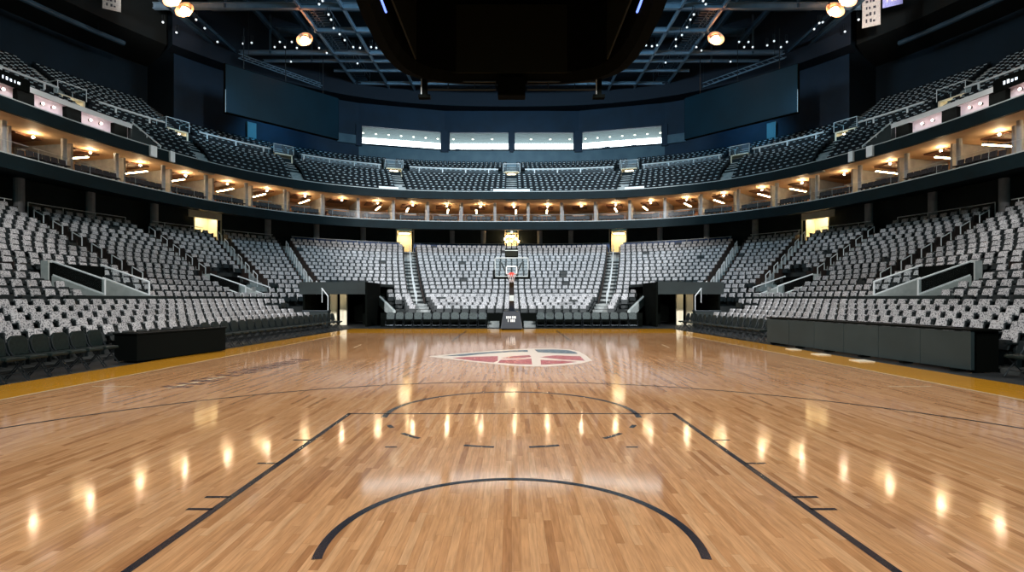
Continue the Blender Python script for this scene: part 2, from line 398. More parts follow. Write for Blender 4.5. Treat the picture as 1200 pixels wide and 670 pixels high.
# worn lettering along the side of the court (not readable in the photograph either)
m_ = MB(); r2 = random.Random(3)
A0, A1 = Vector((-6.62,10.5)), Vector((-5.95,15.6)); d = (A1-A0).normalized(); nrm = Vector((-d.y, d.x))
u = 0.0; Ltot = (A1-A0).length
while u < Ltot-.3:
    w = r2.uniform(.22,.34); b = A0+d*u
    for k in range(r2.choice((2,3))):
        o = k*w/2.4; seg(m_, b+d*o-nrm*.30, b+d*(o+.03)+nrm*.30, .06)
    if r2.random() < .75: seg(m_, b+nrm*.27, b+d*w*.8+nrm*.27, .06)
    if r2.random() < .75: seg(m_, b-nrm*.27, b+d*w*.8-nrm*.27, .06)
    if r2.random() < .5: seg(m_, b, b+d*w*.8, .06)
    u += w+.13
line_obj('court_lettering', m_, TEXT_PAINT)
m_ = MB(); seg(m_, A0-d*.1+nrm*.05, A0+d*1.5+nrm*.0, .10, .001); line_obj('lettering_highlight', m_, WHITE_LINE)
for i, (x, y) in enumerate(((930,409.5),(962,415.5),(1010,423.0))):
    gx, gy = gnd(x, y); p = MB().obox((gx,gy), (.05,1), (1,-.05), 0, .02, .5, .32+.05*i)
    o = p.obj('floor_plate', PAPER); o.data.update()
    tag(o, 'pale flat plate lying on the orange apron, %s along the grey barrier' % ('farthest', 'middle one', 'nearest')[i], 'plate', 'plates on the apron')

# ------------------------------------------------------------------ lower stand (stepped concrete)
P0, P1 = D(-128), D(128)
NPH = 360
PH = [P0+(P1-P0)*i/NPH for i in range(NPH+1)]
tier = MB()
def ring_faces(mb, s0, z0, s1, z1, i0, i1, cutting=True, mi=0, sel=None):
    b = len(mb.v); k0, k1 = {}, {}
    def V(d, i, s, z, ii):
        if i not in d:
            x, y = plan(s, PH[i]); d[i] = len(mb.v); mb.v.append((x, y, z+far_lift(PH[i], ii)))
        return d[i]
    for i in range(NPH):
        pm = (PH[i]+PH[i+1])/2; x, y = plan((s0+s1)/2, pm)
        if y < 4 or not in_frame(x, y, z0, 160, 200): continue
        if cutting and cut(x, y): continue
        if sel and not sel(pm): continue
        mb.f.append((V(k0,i,s0,z0,i0), V(k0,i+1,s0,z0,i0), V(k1,i+1,s1,z1,i1), V(k1,i,s1,z1,i1))); mb.m.append(mi)
zprev, sprev = 0.0, LOW[0][0]-.38
for r, (s, z) in enumerate(LOW):
    s0 = s-.38; s1 = (LOW[r+1][0]-.38) if r+1 < len(LOW) else s+1.0
    ring_faces(tier, s0, zprev if r else -.02, s0, z, r-1 if r else 99, r)   # riser
    ring_faces(tier, s0, z, s1, z, r, r)                     # tread
    zprev = z
struct(tier, 'seating_tier', CONC)
# half steps in the aisles, dark end panels of the rows
steps, ends = MB(), MB()
for lo, hi, r0 in LA:
    for r, (s, z) in enumerate(LOW):
        if r < r0: continue
        pa = aisle_phi(lo, hi, s); x, y = plan(s, pa)
        if cut(x, y) or not in_frame(x, y, z+.5, 60, 60): continue
        p, t, n = frame_at(s, pa); zz = z+far_lift(pa, r)
        steps.obox(p+n*.24, t, n, zz-.32, zz+.012, 1.12, .34)
        steps.obox(p-n*.26, t, n, zz-.05, zz+.16, 1.12, .30)
        for sd in (-1, 1):
            q = p+t*sd*.60
            if r > 4 and not cut(q.x, q.y): ends.obox(q+n*.02, t, n, zz, zz+.66, .05, .56)
struct(steps, 'aisle_step', TREAD)
struct(ends, 'row_end_panel', ENDP)

for k, (lo, hi, r0) in enumerate(sorted(LA)):
    pts = []
    for r, (s, z) in enumerate(LOW):
        if r < max(r0, 5): continue
        pa = aisle_phi(lo, hi, s); x, y = plan(s, pa)
        if in_frame(x, y, z+.5, 30, 30) and not cut(x, y): pts.append((x, y, z))
    if len(pts) < 3: continue
    b = pts[0]; t = thing('handrail', 'pale handrail of short hoops up the lower stand aisle, %s aisle from the left' % ordn(k+1), 'handrail', b, 0, 'lower stand aisle handrails')
    for a, c in zip(pts[::2], pts[1::2]):
        a = [a[i]-b[i] for i in range(3)]; c = [c[i]-b[i] for i in range(3)]
        q = MB(); q.path([(a[0],a[1],a[2]-.0), (a[0],a[1],a[2]+.86), (c[0],c[1],c[2]+.86), (c[0],c[1],c[2]-.0)], .03, 6); q.obj('hoop_rail', RAILM, t)

# ------------------------------------------------------------------ covered seats of the lower stand
def bev(mb, amt, seg=2):
    me = mb.mesh('t', [BLACK]); bm = bmesh.new(); bm.from_mesh(me)
    bmesh.ops.bevel(bm, geom=bm.edges[:], offset=amt, segments=seg, affect='EDGES', profile=.5, clamp_overlap=True)
    vs = [tuple(v.co) for v in bm.verts]; fs = [tuple(v.index for v in f.verts) for f in bm.faces]; bm.free(); bpy.data.meshes.remove(me); return vs, fs
def slab_tilt(w, t, z0, z1, y0, tilt, w2=None):
    """upright panel, w wide, t thick, leaning back by TILT metres over its height; local +y is the way the seat faces"""
    w2 = w if w2 is None else w2
    return MB().hexa([(-w/2,y0-t/2,z0),(w/2,y0-t/2,z0),(w/2,y0+t/2,z0),(-w/2,y0+t/2,z0)],
                     [(-w2/2,y0-t/2-tilt,z1),(w2/2,y0-t/2-tilt,z1),(w2/2,y0+t/2-tilt,z1),(-w2/2,y0+t/2-tilt,z1)])
T_back = bev(slab_tilt(.46,.05,.40,.84,-.20,.07), .02)
T_cover = bev(slab_tilt(.42,.10,.55,.89,-.195,.095,.40), .03)
T_pan = bev(slab_tilt(.44,.07,.40,.66,.02,.10), .025)
T_frame = MB()
for sx in (-.235, .235):
    T_frame.box(sx-.02, sx+.02, -.28, -.16, 0, .42); T_frame.box(sx-.018, sx+.018, -.24, .10, .56, .60)
T_frame.box(-.235,.235,-.24,-.19,.36,.40)
T_frame = (T_frame.v, T_frame.f)
# coarser shapes for the thousands behind
C_cover = bev(slab_tilt(.40,.13,.40,.90,-.185,.10,.375), .025, 1)
C_dark = MB(); q = slab_tilt(.44,.06,.36,.66,-.02,.10); C_dark.add(q.v, q.f); q = slab_tilt(.45,.05,.05,.82,-.22,.07); C_dark.add(q.v, q.f)
C_dark.box(-.255,-.225,-.24,.08,.30,.60); C_dark = (C_dark.v, C_dark.f)

def me_of(T, name, m, smooth=False):
    me = bpy.data.meshes.new(name); me.from_pydata(T[0], [], T[1]); me.materials.append(m)
    if smooth: me.polygons.foreach_set('use_smooth', [True]*len(T[1]))
    return me
def rot_of(n): return math.atan2(-n.x, n.y)
def bulk(T, places):
    """one mesh made of T at each (x, y, z, rot)"""
    tv = np.array(T[0]); out = []; n = len(tv); faces = []
    for k, (x, y, z, r) in enumerate(places):
        c, s = math.cos(r), math.sin(r)
        out.append(np.column_stack((tv[:,0]*c-tv[:,1]*s+x, tv[:,0]*s+tv[:,1]*c+y, tv[:,2]+z)))
        faces.extend([tuple(i+k*n for i in f) for f in T[1]])
    return (np.concatenate(out).tolist() if out else []), faces

seats = []     # (row, x, y, z, rot, px)
def pitch(phi): 
    t = min(max((abs(phi)-D(30))/D(25), 0), 1); return .515+.105*t
def row_phis(s, r):
    """seats set out from both ends of every block between two aisles"""
    ed = sorted([aisle_phi(lo, hi, s) for lo, hi, r0 in LA if r >= r0]+[P0, P1, 0.0]); out = []
    for a, b in zip(ed[:-1], ed[1:]):
        ph = np.linspace(a, b, 500); pts = np.array([plan(s, p) for p in ph])
        d = np.concatenate([[0], np.cumsum(np.hypot(*np.diff(pts, axis=0).T))]); Lb = d[-1]
        pt = pitch((a+b)/2); ga = pt/2 if a in (0.0, P0) else .88; gb = pt/2 if b in (0.0, P1) else .88
        if Lb < ga+gb: continue
        n = max(1, round((Lb-ga-gb)/pt))
        out += list(np.interp(ga+(Lb-ga-gb)*np.arange(n+1)/n, d, ph))
    return out
CHX = [(-10.35+.048*(y-18), y) for y in np.arange(18.5, 30.2, .575)]; CHX += [(-x, y) for x, y in CHX]
for r, (s, z) in enumerate(LOW):
    for phi in row_phis(s, r):
        x, y = plan(s, phi); zz = z+far_lift(phi, r)
        if not in_frame(x, y, zz+.8, 45, 30): continue
        p, t, n = frame_at(s, phi); bad = False
        for c in CUTS:
            for dx, dy in ((0,0),(t.x*.36,t.y*.36),(-t.x*.36,-t.y*.36),(n.x*.4,n.y*.4),(-n.x*.4,-n.y*.4)):
                if in_poly(x+dx, y+dy, c): bad = True
        if bad or (r == 0 and any(math.hypot(x-a, y-b) < .75 for a, b in CHX)): continue
        seats.append((r, x, y, zz, rot_of(n), px_of(x, y, zz+.7)[0]))
def vis(sx): return 4 < sx[5] < 1196
left = sorted([q for q in seats if vis(q) and q[5] < 380], key=lambda q: q[2])
right = sorted([q for q in seats if vis(q) and q[5] > 820], key=lambda q: q[2])
pick = {}
for side, lst in (('left', left), ('right', right)):
    rows = {}
    for q in lst[:150]: rows.setdefault(q[0], []).append(q)
    for r, qs in rows.items():
        qs.sort(key=lambda q: q[5] if side == 'left' else -q[5])
        for k, q in enumerate(qs):
            pick[(q[0], q[1], q[2])] = 'seat under grey printed cloth, %s raised row, %s stand, %s from picture edge' % (ordn(r+1), side, ordn(k+1))
proto = None; rest = []; bare = []
for q in seats:
    lab = pick.get((q[0], q[1], q[2]))
    if lab is None:
        (rest if random.random() > .007 else bare).append((q[1], q[2], q[3], q[4])); continue
    if proto is None:
        proto = thing('stand_seat', lab, 'seat', (q[1], q[2], q[3]), q[4], 'cloth covered seats nearest the court')
        for nm, T, m in (('seat', T_pan, SEATD), ('backrest', T_back, SEATD), ('cloth_cover', T_cover, COVER), ('seat_frame', T_frame, SEATD)):
            o = bpy.data.objects.new(nm, me_of(T, nm, m)); COL.objects.link(o); o.parent = proto
            if nm == 'cloth_cover': o['label'] = 'pale grey cloth printed all over in dark grey'
    else: dup(proto, (q[1], q[2], q[3]), q[4], lab)
mb = MB(); v, f = bulk(C_cover, rest); mb.v, mb.f, mb.m = v, f, [0]*len(f)
v, f = bulk(C_dark, rest+bare); b = len(mb.v); mb.v = mb.v+v; mb.f = mb.f+[tuple(i+b for i in q) for q in f]; mb.m = mb.m+[1]*len(f)
o = mb.obj('stand_seating', [COVER, SEATD]); tag(o, 'thousands of grey cloth covered black seats rising round the lower bowl', 'seating', None, 'stuff')
print('lower seats', len(seats), len(pick))

# ------------------------------------------------------------------ entrances cut into the side stands
def portal(pl, side, word):
    sg = -1 if side == 'left' else 1
    A, B, Cc, Dd = [Vector(p) for p in pl]           # near-bottom, far-bottom, far-top, near-top
    if sg > 0: A, B, Cc, Dd = [Vector((-p.x, p.y)) for p in (A, B, Cc, Dd)]
    m = MB()
    def wall(p, q, zp0, zp1, zq0, zq1, th=.16):
        d = (q-p).normalized(); n = Vector((-d.y, d.x))*th/2
        m.hexa([(*(p-n),zp0),(*(q-n),zq0),(*(q+n),zq0),(*(p+n),zp0)], [(*(p-n),zp1),(*(q-n),zq1),(*(q+n),zq1),(*(p+n),zp1)])
    zb, zt = 1.88, 2.72
    wall(A, Dd, .3, zb, .8, zt)
    wall(B, Cc, .3, zb, .8, zt)
    o = struct(m, 'stair_parapet', PARA)
    bk = MB(); u = (Cc-Dd).normalized(); n = Vector((-u.y, u.x))
    bk.obox((Cc+Dd)/2, u, n, .2, 3.22, (Cc-Dd).length+.2, .2); struct(bk, 'wall_dark_opening', BLACK)  # black sheet for the dark opening, its shade put into the colour
    fb = MB(); fb.add([(*A,.86),(*B,.86),(*Cc,.86),(*Dd,.86)], [(0,1,2,3) if sg < 0 else (3,2,1,0)]); struct(fb, 'floor_entrance', DARKFLOOR)
    for p, q, w in ((A, Dd, 'nearer'), (B, Cc, 'farther')):
        t = thing('handrail', 'pale sloping handrail on the %s wall of the %s %s stand entrance' % (w, word, side), 'handrail', (p.x,p.y,zb), 0, 'stand entrance handrails')
        e = q-p
        r = MB(); r.tube((0,0,.64), (e.x, e.y, zt-zb+.58), .04, 8); r.obj('rail', RAILM, t)
        r = MB(); r.tube((0,0,.03), (e.x, e.y, zt-zb+.03), .035, 8); r.obj('coping', RAILM, t)
        for k in (0.01, .99):
            g = MB(); g.tube((e.x*k, e.y*k, (zt-zb)*k), (e.x*k, e.y*k, (zt-zb)*k+.62), .04, 6); g.obj('post', RAILM, t)
        g = MB(); g.quad((0,0,.03), (e.x,e.y,zt-zb+.03), (e.x,e.y,zt-zb+.56), (0,0,.62)); g.obj('glass_panel', GLASSR, t)
    ed = MB(); u2 = (Dd-A).normalized(); n2 = Vector((-u2.y, u2.x))
    for c in (Dd, B): ed.obox(c+(u2*.12 if c is Dd else -u2*.12), u2, n2, .8, 3.3 if c is Dd else 1.9, .3, .34)
    struct(ed, 'stair_pier', PARA)
for side in ('left', 'right'):
    portal(POR[0], side, 'nearer'); portal(POR[1], side, 'farther')
# dark parapet in front of the fixed rows along both sides
for sg, side in ((-1,'left'), (1,'right')):
    for a0, a1 in ((40, 57), (60, 79), (87, 105)):
        pa = arc(5.35, D(sg*a0), D(sg*a1), 30)
        pb = arc(5.47, D(sg*a0), D(sg*a1), 30)
        pa = [p for p in pa]; m = MB()
        strip(m, pa, .7, pa, 1.86); strip(m, pa, 1.86, pb, 1.86, 1); strip(m, pb, 1.86, pb, .7)
        struct(m, 'parapet', [DGREEN, STEEL])

# ------------------------------------------------------------------ corner tunnels under the end stand
for sg, side in ((-1,'left'), (1,'right')):
    X0, X1 = 9.1, 13.2
    def bx(m, x0, x1, *a, mi=0): return m.box(*( (-x1,-x0) if sg < 0 else (x0,x1) ), *a, mi)
    m = MB(); bx(m, X0-.0, X1, 33.3, 34.1, 2.02, 2.78); bx(m, X0, X1, 34.1, 41.5, 2.6, 2.78)
    struct(m, 'tunnel_lintel', DGREEN)
    m = MB(); bx(m, X0-.12, X0, 33.3, 36.7, 0, 2.78); bx(m, X0, X0+.9, 36.0, 36.2, 0, 2.6); struct(m, 'tunnel_wall', BLACK)
    m = MB(); bx(m, 11.75, 12.2, 36.0, 36.2, 0, 2.3); bx(m, 10.95, 11.4, 35.6, 35.8, 0, 2.3); struct(m, 'tunnel_wall', CREAM)
    m = MB(); bx(m, X1, X1+.12, 34.2, 41.5, 0, 2.7); bx(m, X0, X1, 41.4, 41.6, 0, 2.7); struct(m, 'tunnel_wall', BLACK)
    lampt = thing('tunnel_lamp', 'lit ceiling lamp inside the %s corner tunnel' % side, 'lamp', (sg*11.6, 34.75, 2.46), 0)
    q = MB().box(-.6,.6,-.12,.12,.05,.12); q.obj('lamp_housing', STEEL, lampt)
    q = MB().box(-.58,.58,-.10,.10,.0,.05); q.obj('diffuser', DOORL, lampt)
    # stepped side of the stand and the sloping stair wall beside the tunnel
    m = MB()
    lo = (sg*7.4, 33.8); hi = (sg*10.6, 39.2); d = Vector((hi[0]-lo[0], hi[1]-lo[1])).normalized(); n = Vector((-d.y, d.x))*.09
    def rake(m, za, zb_, zc, zd): m.hexa([(lo[0]-n.x,lo[1]-n.y,za),(hi[0]-n.x,hi[1]-n.y,zb_),(hi[0]+n.x,hi[1]+n.y,zb_),(lo[0]+n.x,lo[1]+n.y,za)],
           [(lo[0]-n.x,lo[1]-n.y,zc),(hi[0]-n.x,hi[1]-n.y,zd),(hi[0]+n.x,hi[1]+n.y,zd),(lo[0]+n.x,lo[1]+n.y,zc)])
    rake(m, .45, 2.2, 1.0, 2.85); struct(m, 'stair_parapet', PARA)
    m = MB(); rake(m, 0, 0, .45, 2.2); struct(m, 'tunnel_wall', BLACK)
    t = thing('handrail', 'pale rail sloping down beside the %s corner tunnel' % side, 'handrail', (sg*12.4, 34.05, 1.9), 0, 'tunnel handrails')
    q = MB(); q.tube((0,0,.95), (sg*-1.25, -1.5, .0), .035, 8); q.obj('rail', RAILM, t)
    for k in (0,.5,1): q = MB(); q.tube((sg*-1.25*k, -1.5*k, .1-1.0*k), (sg*-1.25*k, -1.5*k, .95-.95*k), .025, 6); q.obj('post', RAILM, t)
    # equipment case standing at the mouth
    t = thing('equipment_case', 'dark green case standing before the %s corner tunnel' % side, 'case', (sg*11.5, 31.6, -.02))
    q = MB().box(-.75,.75,-.25,.25,.14,1.0); q.obj('case_body', DGREEN, t, bevel=.03)
    q = MB().box(-.77,.77,-.27,.27,1.0,1.08); q.obj('lid', STEEL, t, bevel=.02)
    for a in (-.6,.6):
        for b in (-.18,.18): q = MB(); q.tube((a-.03,b,.07), (a+.03,b,.07), .07, 10); q.obj('wheel', BLACK, t)
t = thing('draped_cloth', 'green cloth hung over the rail by the farther left stand entrance', 'cloth', (-16.6, 38.2, 1.75))
q = MB().box(-.04,.04,-.32,.32,.0,.75); o = q.obj('draped_panel', GREENC, t, bevel=.02); t['kind'] = 'thing'

# ------------------------------------------------------------------ courtside chairs
def make_chair(label, group, m, mb=None):
    t = thing('courtside_chair', label, 'chair', (0,0,0), 0, group)
    s = MB().box(-.23,.23,-.20,.24,.42,.50); s.obj('seat', m, t, bevel=.03)
    b = MB()
    w = .225; prof = [(-w,.50),(w,.50),(w+.01,.78),(w-.03,.88),(w-.10,.925),(-w+.10,.925),(-w+.03,.88),(-w-.01,.78)]
    lean = lambda z: -.22-.12*(z-.5)
    fr = [(x, lean(z)+.03, z) for x, z in prof]; bk = [(x, lean(z)-.035, z) for x, z in prof]; n = len(prof)
    b.add(fr+bk, [tuple(range(n-1,-1,-1)), tuple(range(n,2*n))]+[(i,(i+1)%n,n+(i+1)%n,n+i) for i in range(n)])
    b.obj('backrest', mb or m, t, bevel=.018)
    for sx in (-.235,.235):
        l = MB(); l.tube((sx,.24,0), (sx,-.20,.60), .014, 6); l.tube((sx,-.20,.60), (sx,-.27,.86), .014, 6); l.obj('leg', STEEL, t)
        l = MB(); l.tube((sx,-.26,0), (sx,.18,.46), .014, 6); l.obj('leg', STEEL, t)
    l = MB(); l.tube((-.235,.13,.15), (.235,.13,.15), .01, 6); l.tube((-.235,-.15,.15), (.235,-.15,.15), .01, 6); l.obj('stretcher', STEEL, t)
    return t
def chairs(pts, proto_fn, lab):
    p = None
    for k, (x, y, rz) in enumerate(pts):
        if p is None:
            p = proto_fn(lab(k)); p.location = (x, y, 0); p.rotation_euler = (0,0,rz)
        else: dup(p, (x, y, 0), rz, lab(k))
def faceX(sg): return -PI/2 if sg < 0 else PI/2       # facing the court
near = [(-10.62-.012*k, 10.15+.56*k, faceX(-1)) for k in range(8)]
chairs(near, lambda l: make_chair(l, 'black chairs before the black table', CHAIRM),
       lambda k: 'black padded courtside chair on the left sideline, %s back from the black table' % ordn(8-k))
lf = [(-10.35+.048*(y-18), y, faceX(-1)) for y in np.arange(18.5, 30.2, .575)]
chairs(lf, lambda l: make_chair(l, 'courtside chairs beyond the black table', CHAIRM),
       lambda k: 'dark padded courtside chair on the left sideline, %s beyond the black table' % ordn(k+1))
rf = [(10.3-.048*(y-18), y, faceX(1)) for y in np.arange(21.6, 30.4, .575)]
chairs(rf, lambda l: make_chair(l, 'courtside chairs beyond the grey barrier', CHAIRM),
       lambda k: 'dark padded courtside chair on the right sideline, %s beyond the grey barrier' % ordn(k+1))
rn = [(11.25+.02*k, 11.75-.56*k, faceX(1)) for k in range(4)]
chairs(rn, lambda l: make_chair(l, 'black chairs at the near end of the barrier', CHAIRM),
       lambda k: 'black courtside chair at picture edge, %s in front of the grey barrier' % ordn(k+1))
for sg, side in ((-1,'left'), (1,'right')):
    xs = [sg*(1.75+.555*k) for k in range(11)]
    chairs([(x, 32.1, PI) for x in xs], lambda l: make_chair(l, 'chairs on the far baseline', BLACK, CHAIRG),
           lambda k: 'grey backed chair on the far baseline, %s to the %s of the hoop' % (ordn(k+1), side))
# dark kerb wall behind the far chairs
m = MB(); pa = arc(.55, D(-26), D(26), 60); pb = arc(.62, D(-26), D(26), 60)
strip(m, pa, 0, pa, .86); strip(m, pa, .86, pb, .86); struct(m, 'parapet', BLACK)
for sg in (-1, 1):
    m = MB(); m.box(*((-1.45,-.75) if sg < 0 else (.75,1.45)), 32.3, 33.2, 0, .18); m.box(*((-1.45,-.75) if sg < 0 else (.75,1.45)), 32.7, 33.2, .18, .36)
    struct(m, 'aisle_step', TREAD)

# ------------------------------------------------------------------ tables at the sidelines
def table_between(name, label, cat, p, q, depth, h, sg, cloth, top, gaps=None):
    p, q = Vector(p), Vector(q); t = thing(name, label, cat, (p.x, p.y, 0))
    d = (q-p); L = d.length; u = d.normalized(); n = Vector((u.y, -u.x));
    if n.x*sg < 0: n = -n
    c = d/2+n*depth/2
    return t, u, n, L, c
t, u, n, L, c = table_between('media_table', 'long table draped to the floor in black cloth on the left sideline', 'table', (-10.2,14.6), (-9.55,17.9), .75, .77, -1, CLOTH, STEEL)
q = MB(); q.obox(c, u, n, .02, .75, L, .75); q.obj('cloth_skirt', CLOTH, t, bevel=.015)
q = MB(); q.obox(c, u, n, .75, .79, L+.06, .8); q.obj('table_top', CLOTH, t, bevel=.01)
q = MB(); q.obox(c-n*.37, u, n, .79, .81, L, .06); o = q.obj('edge_strip', STEEL, t)
t, u, n, L, c = table_between('barrier_table', 'long dark grey panel fronted scorers table along the right sideline', 'table', (10.75,12.55), (9.95,20.9), .8, 1.0, 1, LEDP, STEEL)
npan = 6
for k in range(npan):
    cc = u*(L*(k+.5)/npan)+n*.06; q = MB(); q.obox(cc, u, n, .06, .96, L/npan-.012, .10); q.obj('front_panel', LEDP, t, bevel=.006)
q = MB(); q.obox(c+n*.0, u, n, .97, 1.02, L+.02, .82); q.obj('table_top', BLACK, t, bevel=.008)
q = MB(); q.obox(u*L/2+n*.02, u, n, 1.0, 1.035, L, .05); q.obj('edge_strip', STEEL, t)
for kk in (.01, .99):
    q = MB(); q.obox(u*L*kk+n*.45, u, n, 0, .97, .05, .68); q.obj('end_panel', BLACK, t)
for kk in np.linspace(.05, .95, 6): q = MB(); q.obox(u*L*kk+n*.1, u, n, 0, .06, .12, .3); q.obj('foot', BLACK, t)

# ------------------------------------------------------------------ basketball hoop at the far end
HY_ = 28.95
t = thing('basketball_hoop', 'glass basketball hoop on a padded dark stand at the far baseline', 'hoop', (0,29.7,0))
def rel(y): return y-29.7
q = MB().hexa([(-.63,0,.05),(.63,0,.05),(.63,1.9,.05),(-.63,1.9,.05)], [(-.45,.25,1.06),(.45,.25,1.06),(.45,1.9,1.06),(-.45,1.9,1.06)])
basep = q.obj('base_pad', BASEPAD, t, bevel=.05, seg=3)
def front(zv, e=.012): return .25*(zv-.05)/1.01-e
q = MB()       # the two short lines of white lettering on the pad, too small to read in the photograph
for zc, xs in ((.70, [(-.27,.05),(-.19,.05),(-.11,.04),(-.05,.03),(.05,.06),(.13,.05),(.21,.05)]), (.52, [(-.19,.03),(-.03,.06),(.06,.06),(.15,.06)])):
    for x, w in xs:
        a, b = front(zc-.07), front(zc+.07)
        q.hexa([(x-w/2,a,zc-.07),(x+w/2,a,zc-.07),(x+w/2,a+.01,zc-.07),(x-w/2,a+.01,zc-.07)], [(x-w/2,b,zc+.07),(x+w/2,b,zc+.07),(x+w/2,b+.01,zc+.07),(x-w/2,b+.01,zc+.07)])
lt = q.obj('pad_lettering', WHITEP, basep)
for sx in (-.5,.5):
    for yy in (.3,1.6): q = MB(); q.tube((sx-.03,yy,.05), (sx+.03,yy,.05), .05, 10); q.obj('wheel', BLACK, t)
q = MB().hexa([(-.16,.7,1.0),(.16,.7,1.0),(.16,1.25,1.0),(-.16,1.25,1.0)], [(-.13,-.05,2.75),(.13,-.05,2.75),(.13,.30,2.75),(-.13,.30,2.75)]); arm = q.obj('support_arm', BASEPAD, t, bevel=.03)
q = MB().box(-.13,.13,.30,.34,1.62,2.05); q.obj('pale_plate', PARA, t); q = MB()
q.tube((-.12,.1,2.7), (-.55,-.62,3.7), .035, 8); q.tube((.12,.1,2.7), (.55,-.62,3.7), .035, 8); q.tube((0,.1,2.7), (0,-.62,2.98), .05, 8); q.obj('brace', STEEL, t)
yb = -.72
q = MB().box(-.915,.915,yb-.01,yb+.01,2.90,3.97); board = q.obj('backboard', BOARDG, t)
q = MB()
for a in ((-.915,.915,2.93,2.965),(-.915,.915,3.92,3.97),(-.915,-.875,2.93,3.97),(.875,.915,2.93,3.97)): q.box(a[0],a[1],yb-.025,yb+.02,a[2],a[3])
q.obj('board_border', PALEEDGE, board)
q = MB()
for a in ((-.305,.305,3.05,3.10),(-.305,.305,3.46,3.51),(-.305,-.255,3.05,3.51),(.255,.305,3.05,3.51)): q.box(a[0],a[1],yb-.02,yb-.012,a[2],a[3])
q.obj('target_square', WHITEP, board)
q = MB().box(-.99,.99,yb-.06,yb+.05,2.80,2.92); q.box(-.99,-.895,yb-.06,yb+.05,2.92,3.30); q.box(.895,.99,yb-.06,yb+.05,2.92,3.30); q.obj('edge_pad', BLACK, board)
q = MB(); ry = yb-.38
pts = [(.23*math.cos(2*PI*i/20), ry+.23*math.sin(2*PI*i/20), 3.05) for i in range(21)]; q.path(pts, .016, 6); q.box(-.09,.09,yb-.17,yb-.01,3.0,3.07); q.box(-.12,.12,yb-.03,yb-.012,2.92,3.16)
q.obj('rim', RIMM, t)
q = MB()
for i in range(12):
    for dr in (1, -1):
        a0, a1, a2 = 2*PI*i/12, 2*PI*(i+.5*dr)/12, 2*PI*(i+dr)/12
        q.path([(.22*math.cos(a0), ry+.22*math.sin(a0), 3.04), (.16*math.cos(a1), ry+.16*math.sin(a1), 2.83), (.12*math.cos(a2), ry+.12*math.sin(a2), 2.62)], .008, 4)
q.obj('net', NETM, t)
q = MB().box(-.36,.36,yb+.02,yb+.40,4.0,4.46); clk = q.obj('shot_clock', BLACK, t, bevel=.02)
q = MB().box(-.33,.33,yb+.005,yb+.02,4.04,4.30); q.obj('clock_face', SCREENB, clk); q = MB().box(-.36,.36,yb,yb+.02,4.33,4.37); q.obj('clock_strip', PARA, clk)
q = MB(); q.tube((0,yb+.25,3.6), (0,yb+.25,4.0), .03, 8); q.obj('clock_post', STEEL, t)

# ------------------------------------------------------------------ concourse behind the lower stand
m = MB(); WS = 19.3
doors = [(-15.9,.62,6.7,8.6),(15.9,.62,6.7,8.6),(-42.4,.85,6.7,8.75),(42.4,.85,6.7,8.75),(0,.42,6.9,8.5)]
for i in range(NPH):
    pm = (PH[i]+PH[i+1])/2; x, y = plan(WS, pm)
    if y < 8: continue
    if any(abs(math.hypot(*(Vector(plan(WS, D(d[0])))-Vector((x,y))))) < d[1]+.05 for d in doors): continue
    a, b = plan(WS, PH[i]), plan(WS, PH[i+1]); m.quad((*a,0),(*b,0),(*b,8.95),(*a,8.95))
struct(m, 'wall_concourse', DGREEN)
for k, (pd, hw, z0, z1) in enumerate(doors):
    p, tt, n = frame_at(WS, D(pd)); m = MB(); out = -n
    w = hw+.25
    c = p+out*.9
    m.obox(p+out*1.8, tt, n, 6.2, 9.0, 2*w, .1)
    for sd in (-1,1): m.obox(p+out*.9+tt*sd*w, tt, n, 6.2, 9.0, .1, 1.9)
    m.obox(c, tt, n, z1+.05, z1+.15, 2*w, 1.9); m.obox(c, tt, n, 6.1, 6.2, 2*w, 1.9)
    if abs(pd) > 30: m.obox(p+n*.5+tt*(.5 if pd < 0 else -.5)*-1, tt, n, z1-.55, z1-.0, 2.6, .12)
    struct(m, 'door_%d' % (k+1), CREAM)
    words = {0:'the end stand aisle on the left',1:'the end stand aisle on the right',2:'the left corner aisle',3:'the right corner aisle',4:'the middle of the end stand'}
    lt = thing('corridor_lamp', 'bright warm lamp in the doorway above %s' % words[k], 'lamp', (c.x, c.y, z1-.05), 0, 'doorway lamps')
    q = MB(); q.obox((0,0), tt, n, -.02, .08, 2*hw*.9, .9); q.obj('lamp_tray', STEEL, lt)
    q = MB(); q.obox((0,0), tt, n, -.06, -.02, 2*hw*.85, .8); q.obj('diffuser', DOORL, lt)
# made-up bulbs standing for the glare of the doorway light above the hoop
p, tt, n = frame_at(18.75, 0)
t = thing('glow_cluster', 'made-up cluster of warm bulbs for the glare behind the hoop', 'lamp', (p.x, p.y, 6.25))
q = MB(); q.tube((0,0,0), (0,0,2.3), .04, 8)
for i in range(8): a = 2*PI*i/8; q.tube((0,0,1.1+.1*(i%3)), (.7*math.cos(a), .25*math.sin(a), 1.35+.25*(i%3)), .02, 6)
q.obj('stem', STEEL, t)
for i in range(8): a = 2*PI*i/8; q = MB(); q.ball((.7*math.cos(a), .25*math.sin(a), 1.42+.25*(i%3)), .11, 10, 6); q.obj('glow_ball', GLOWB, t, smooth=True)
q = MB(); q.ball((0,0,2.4), .15, 12, 8); q.obj('globe', WLAMP, t, smooth=True)
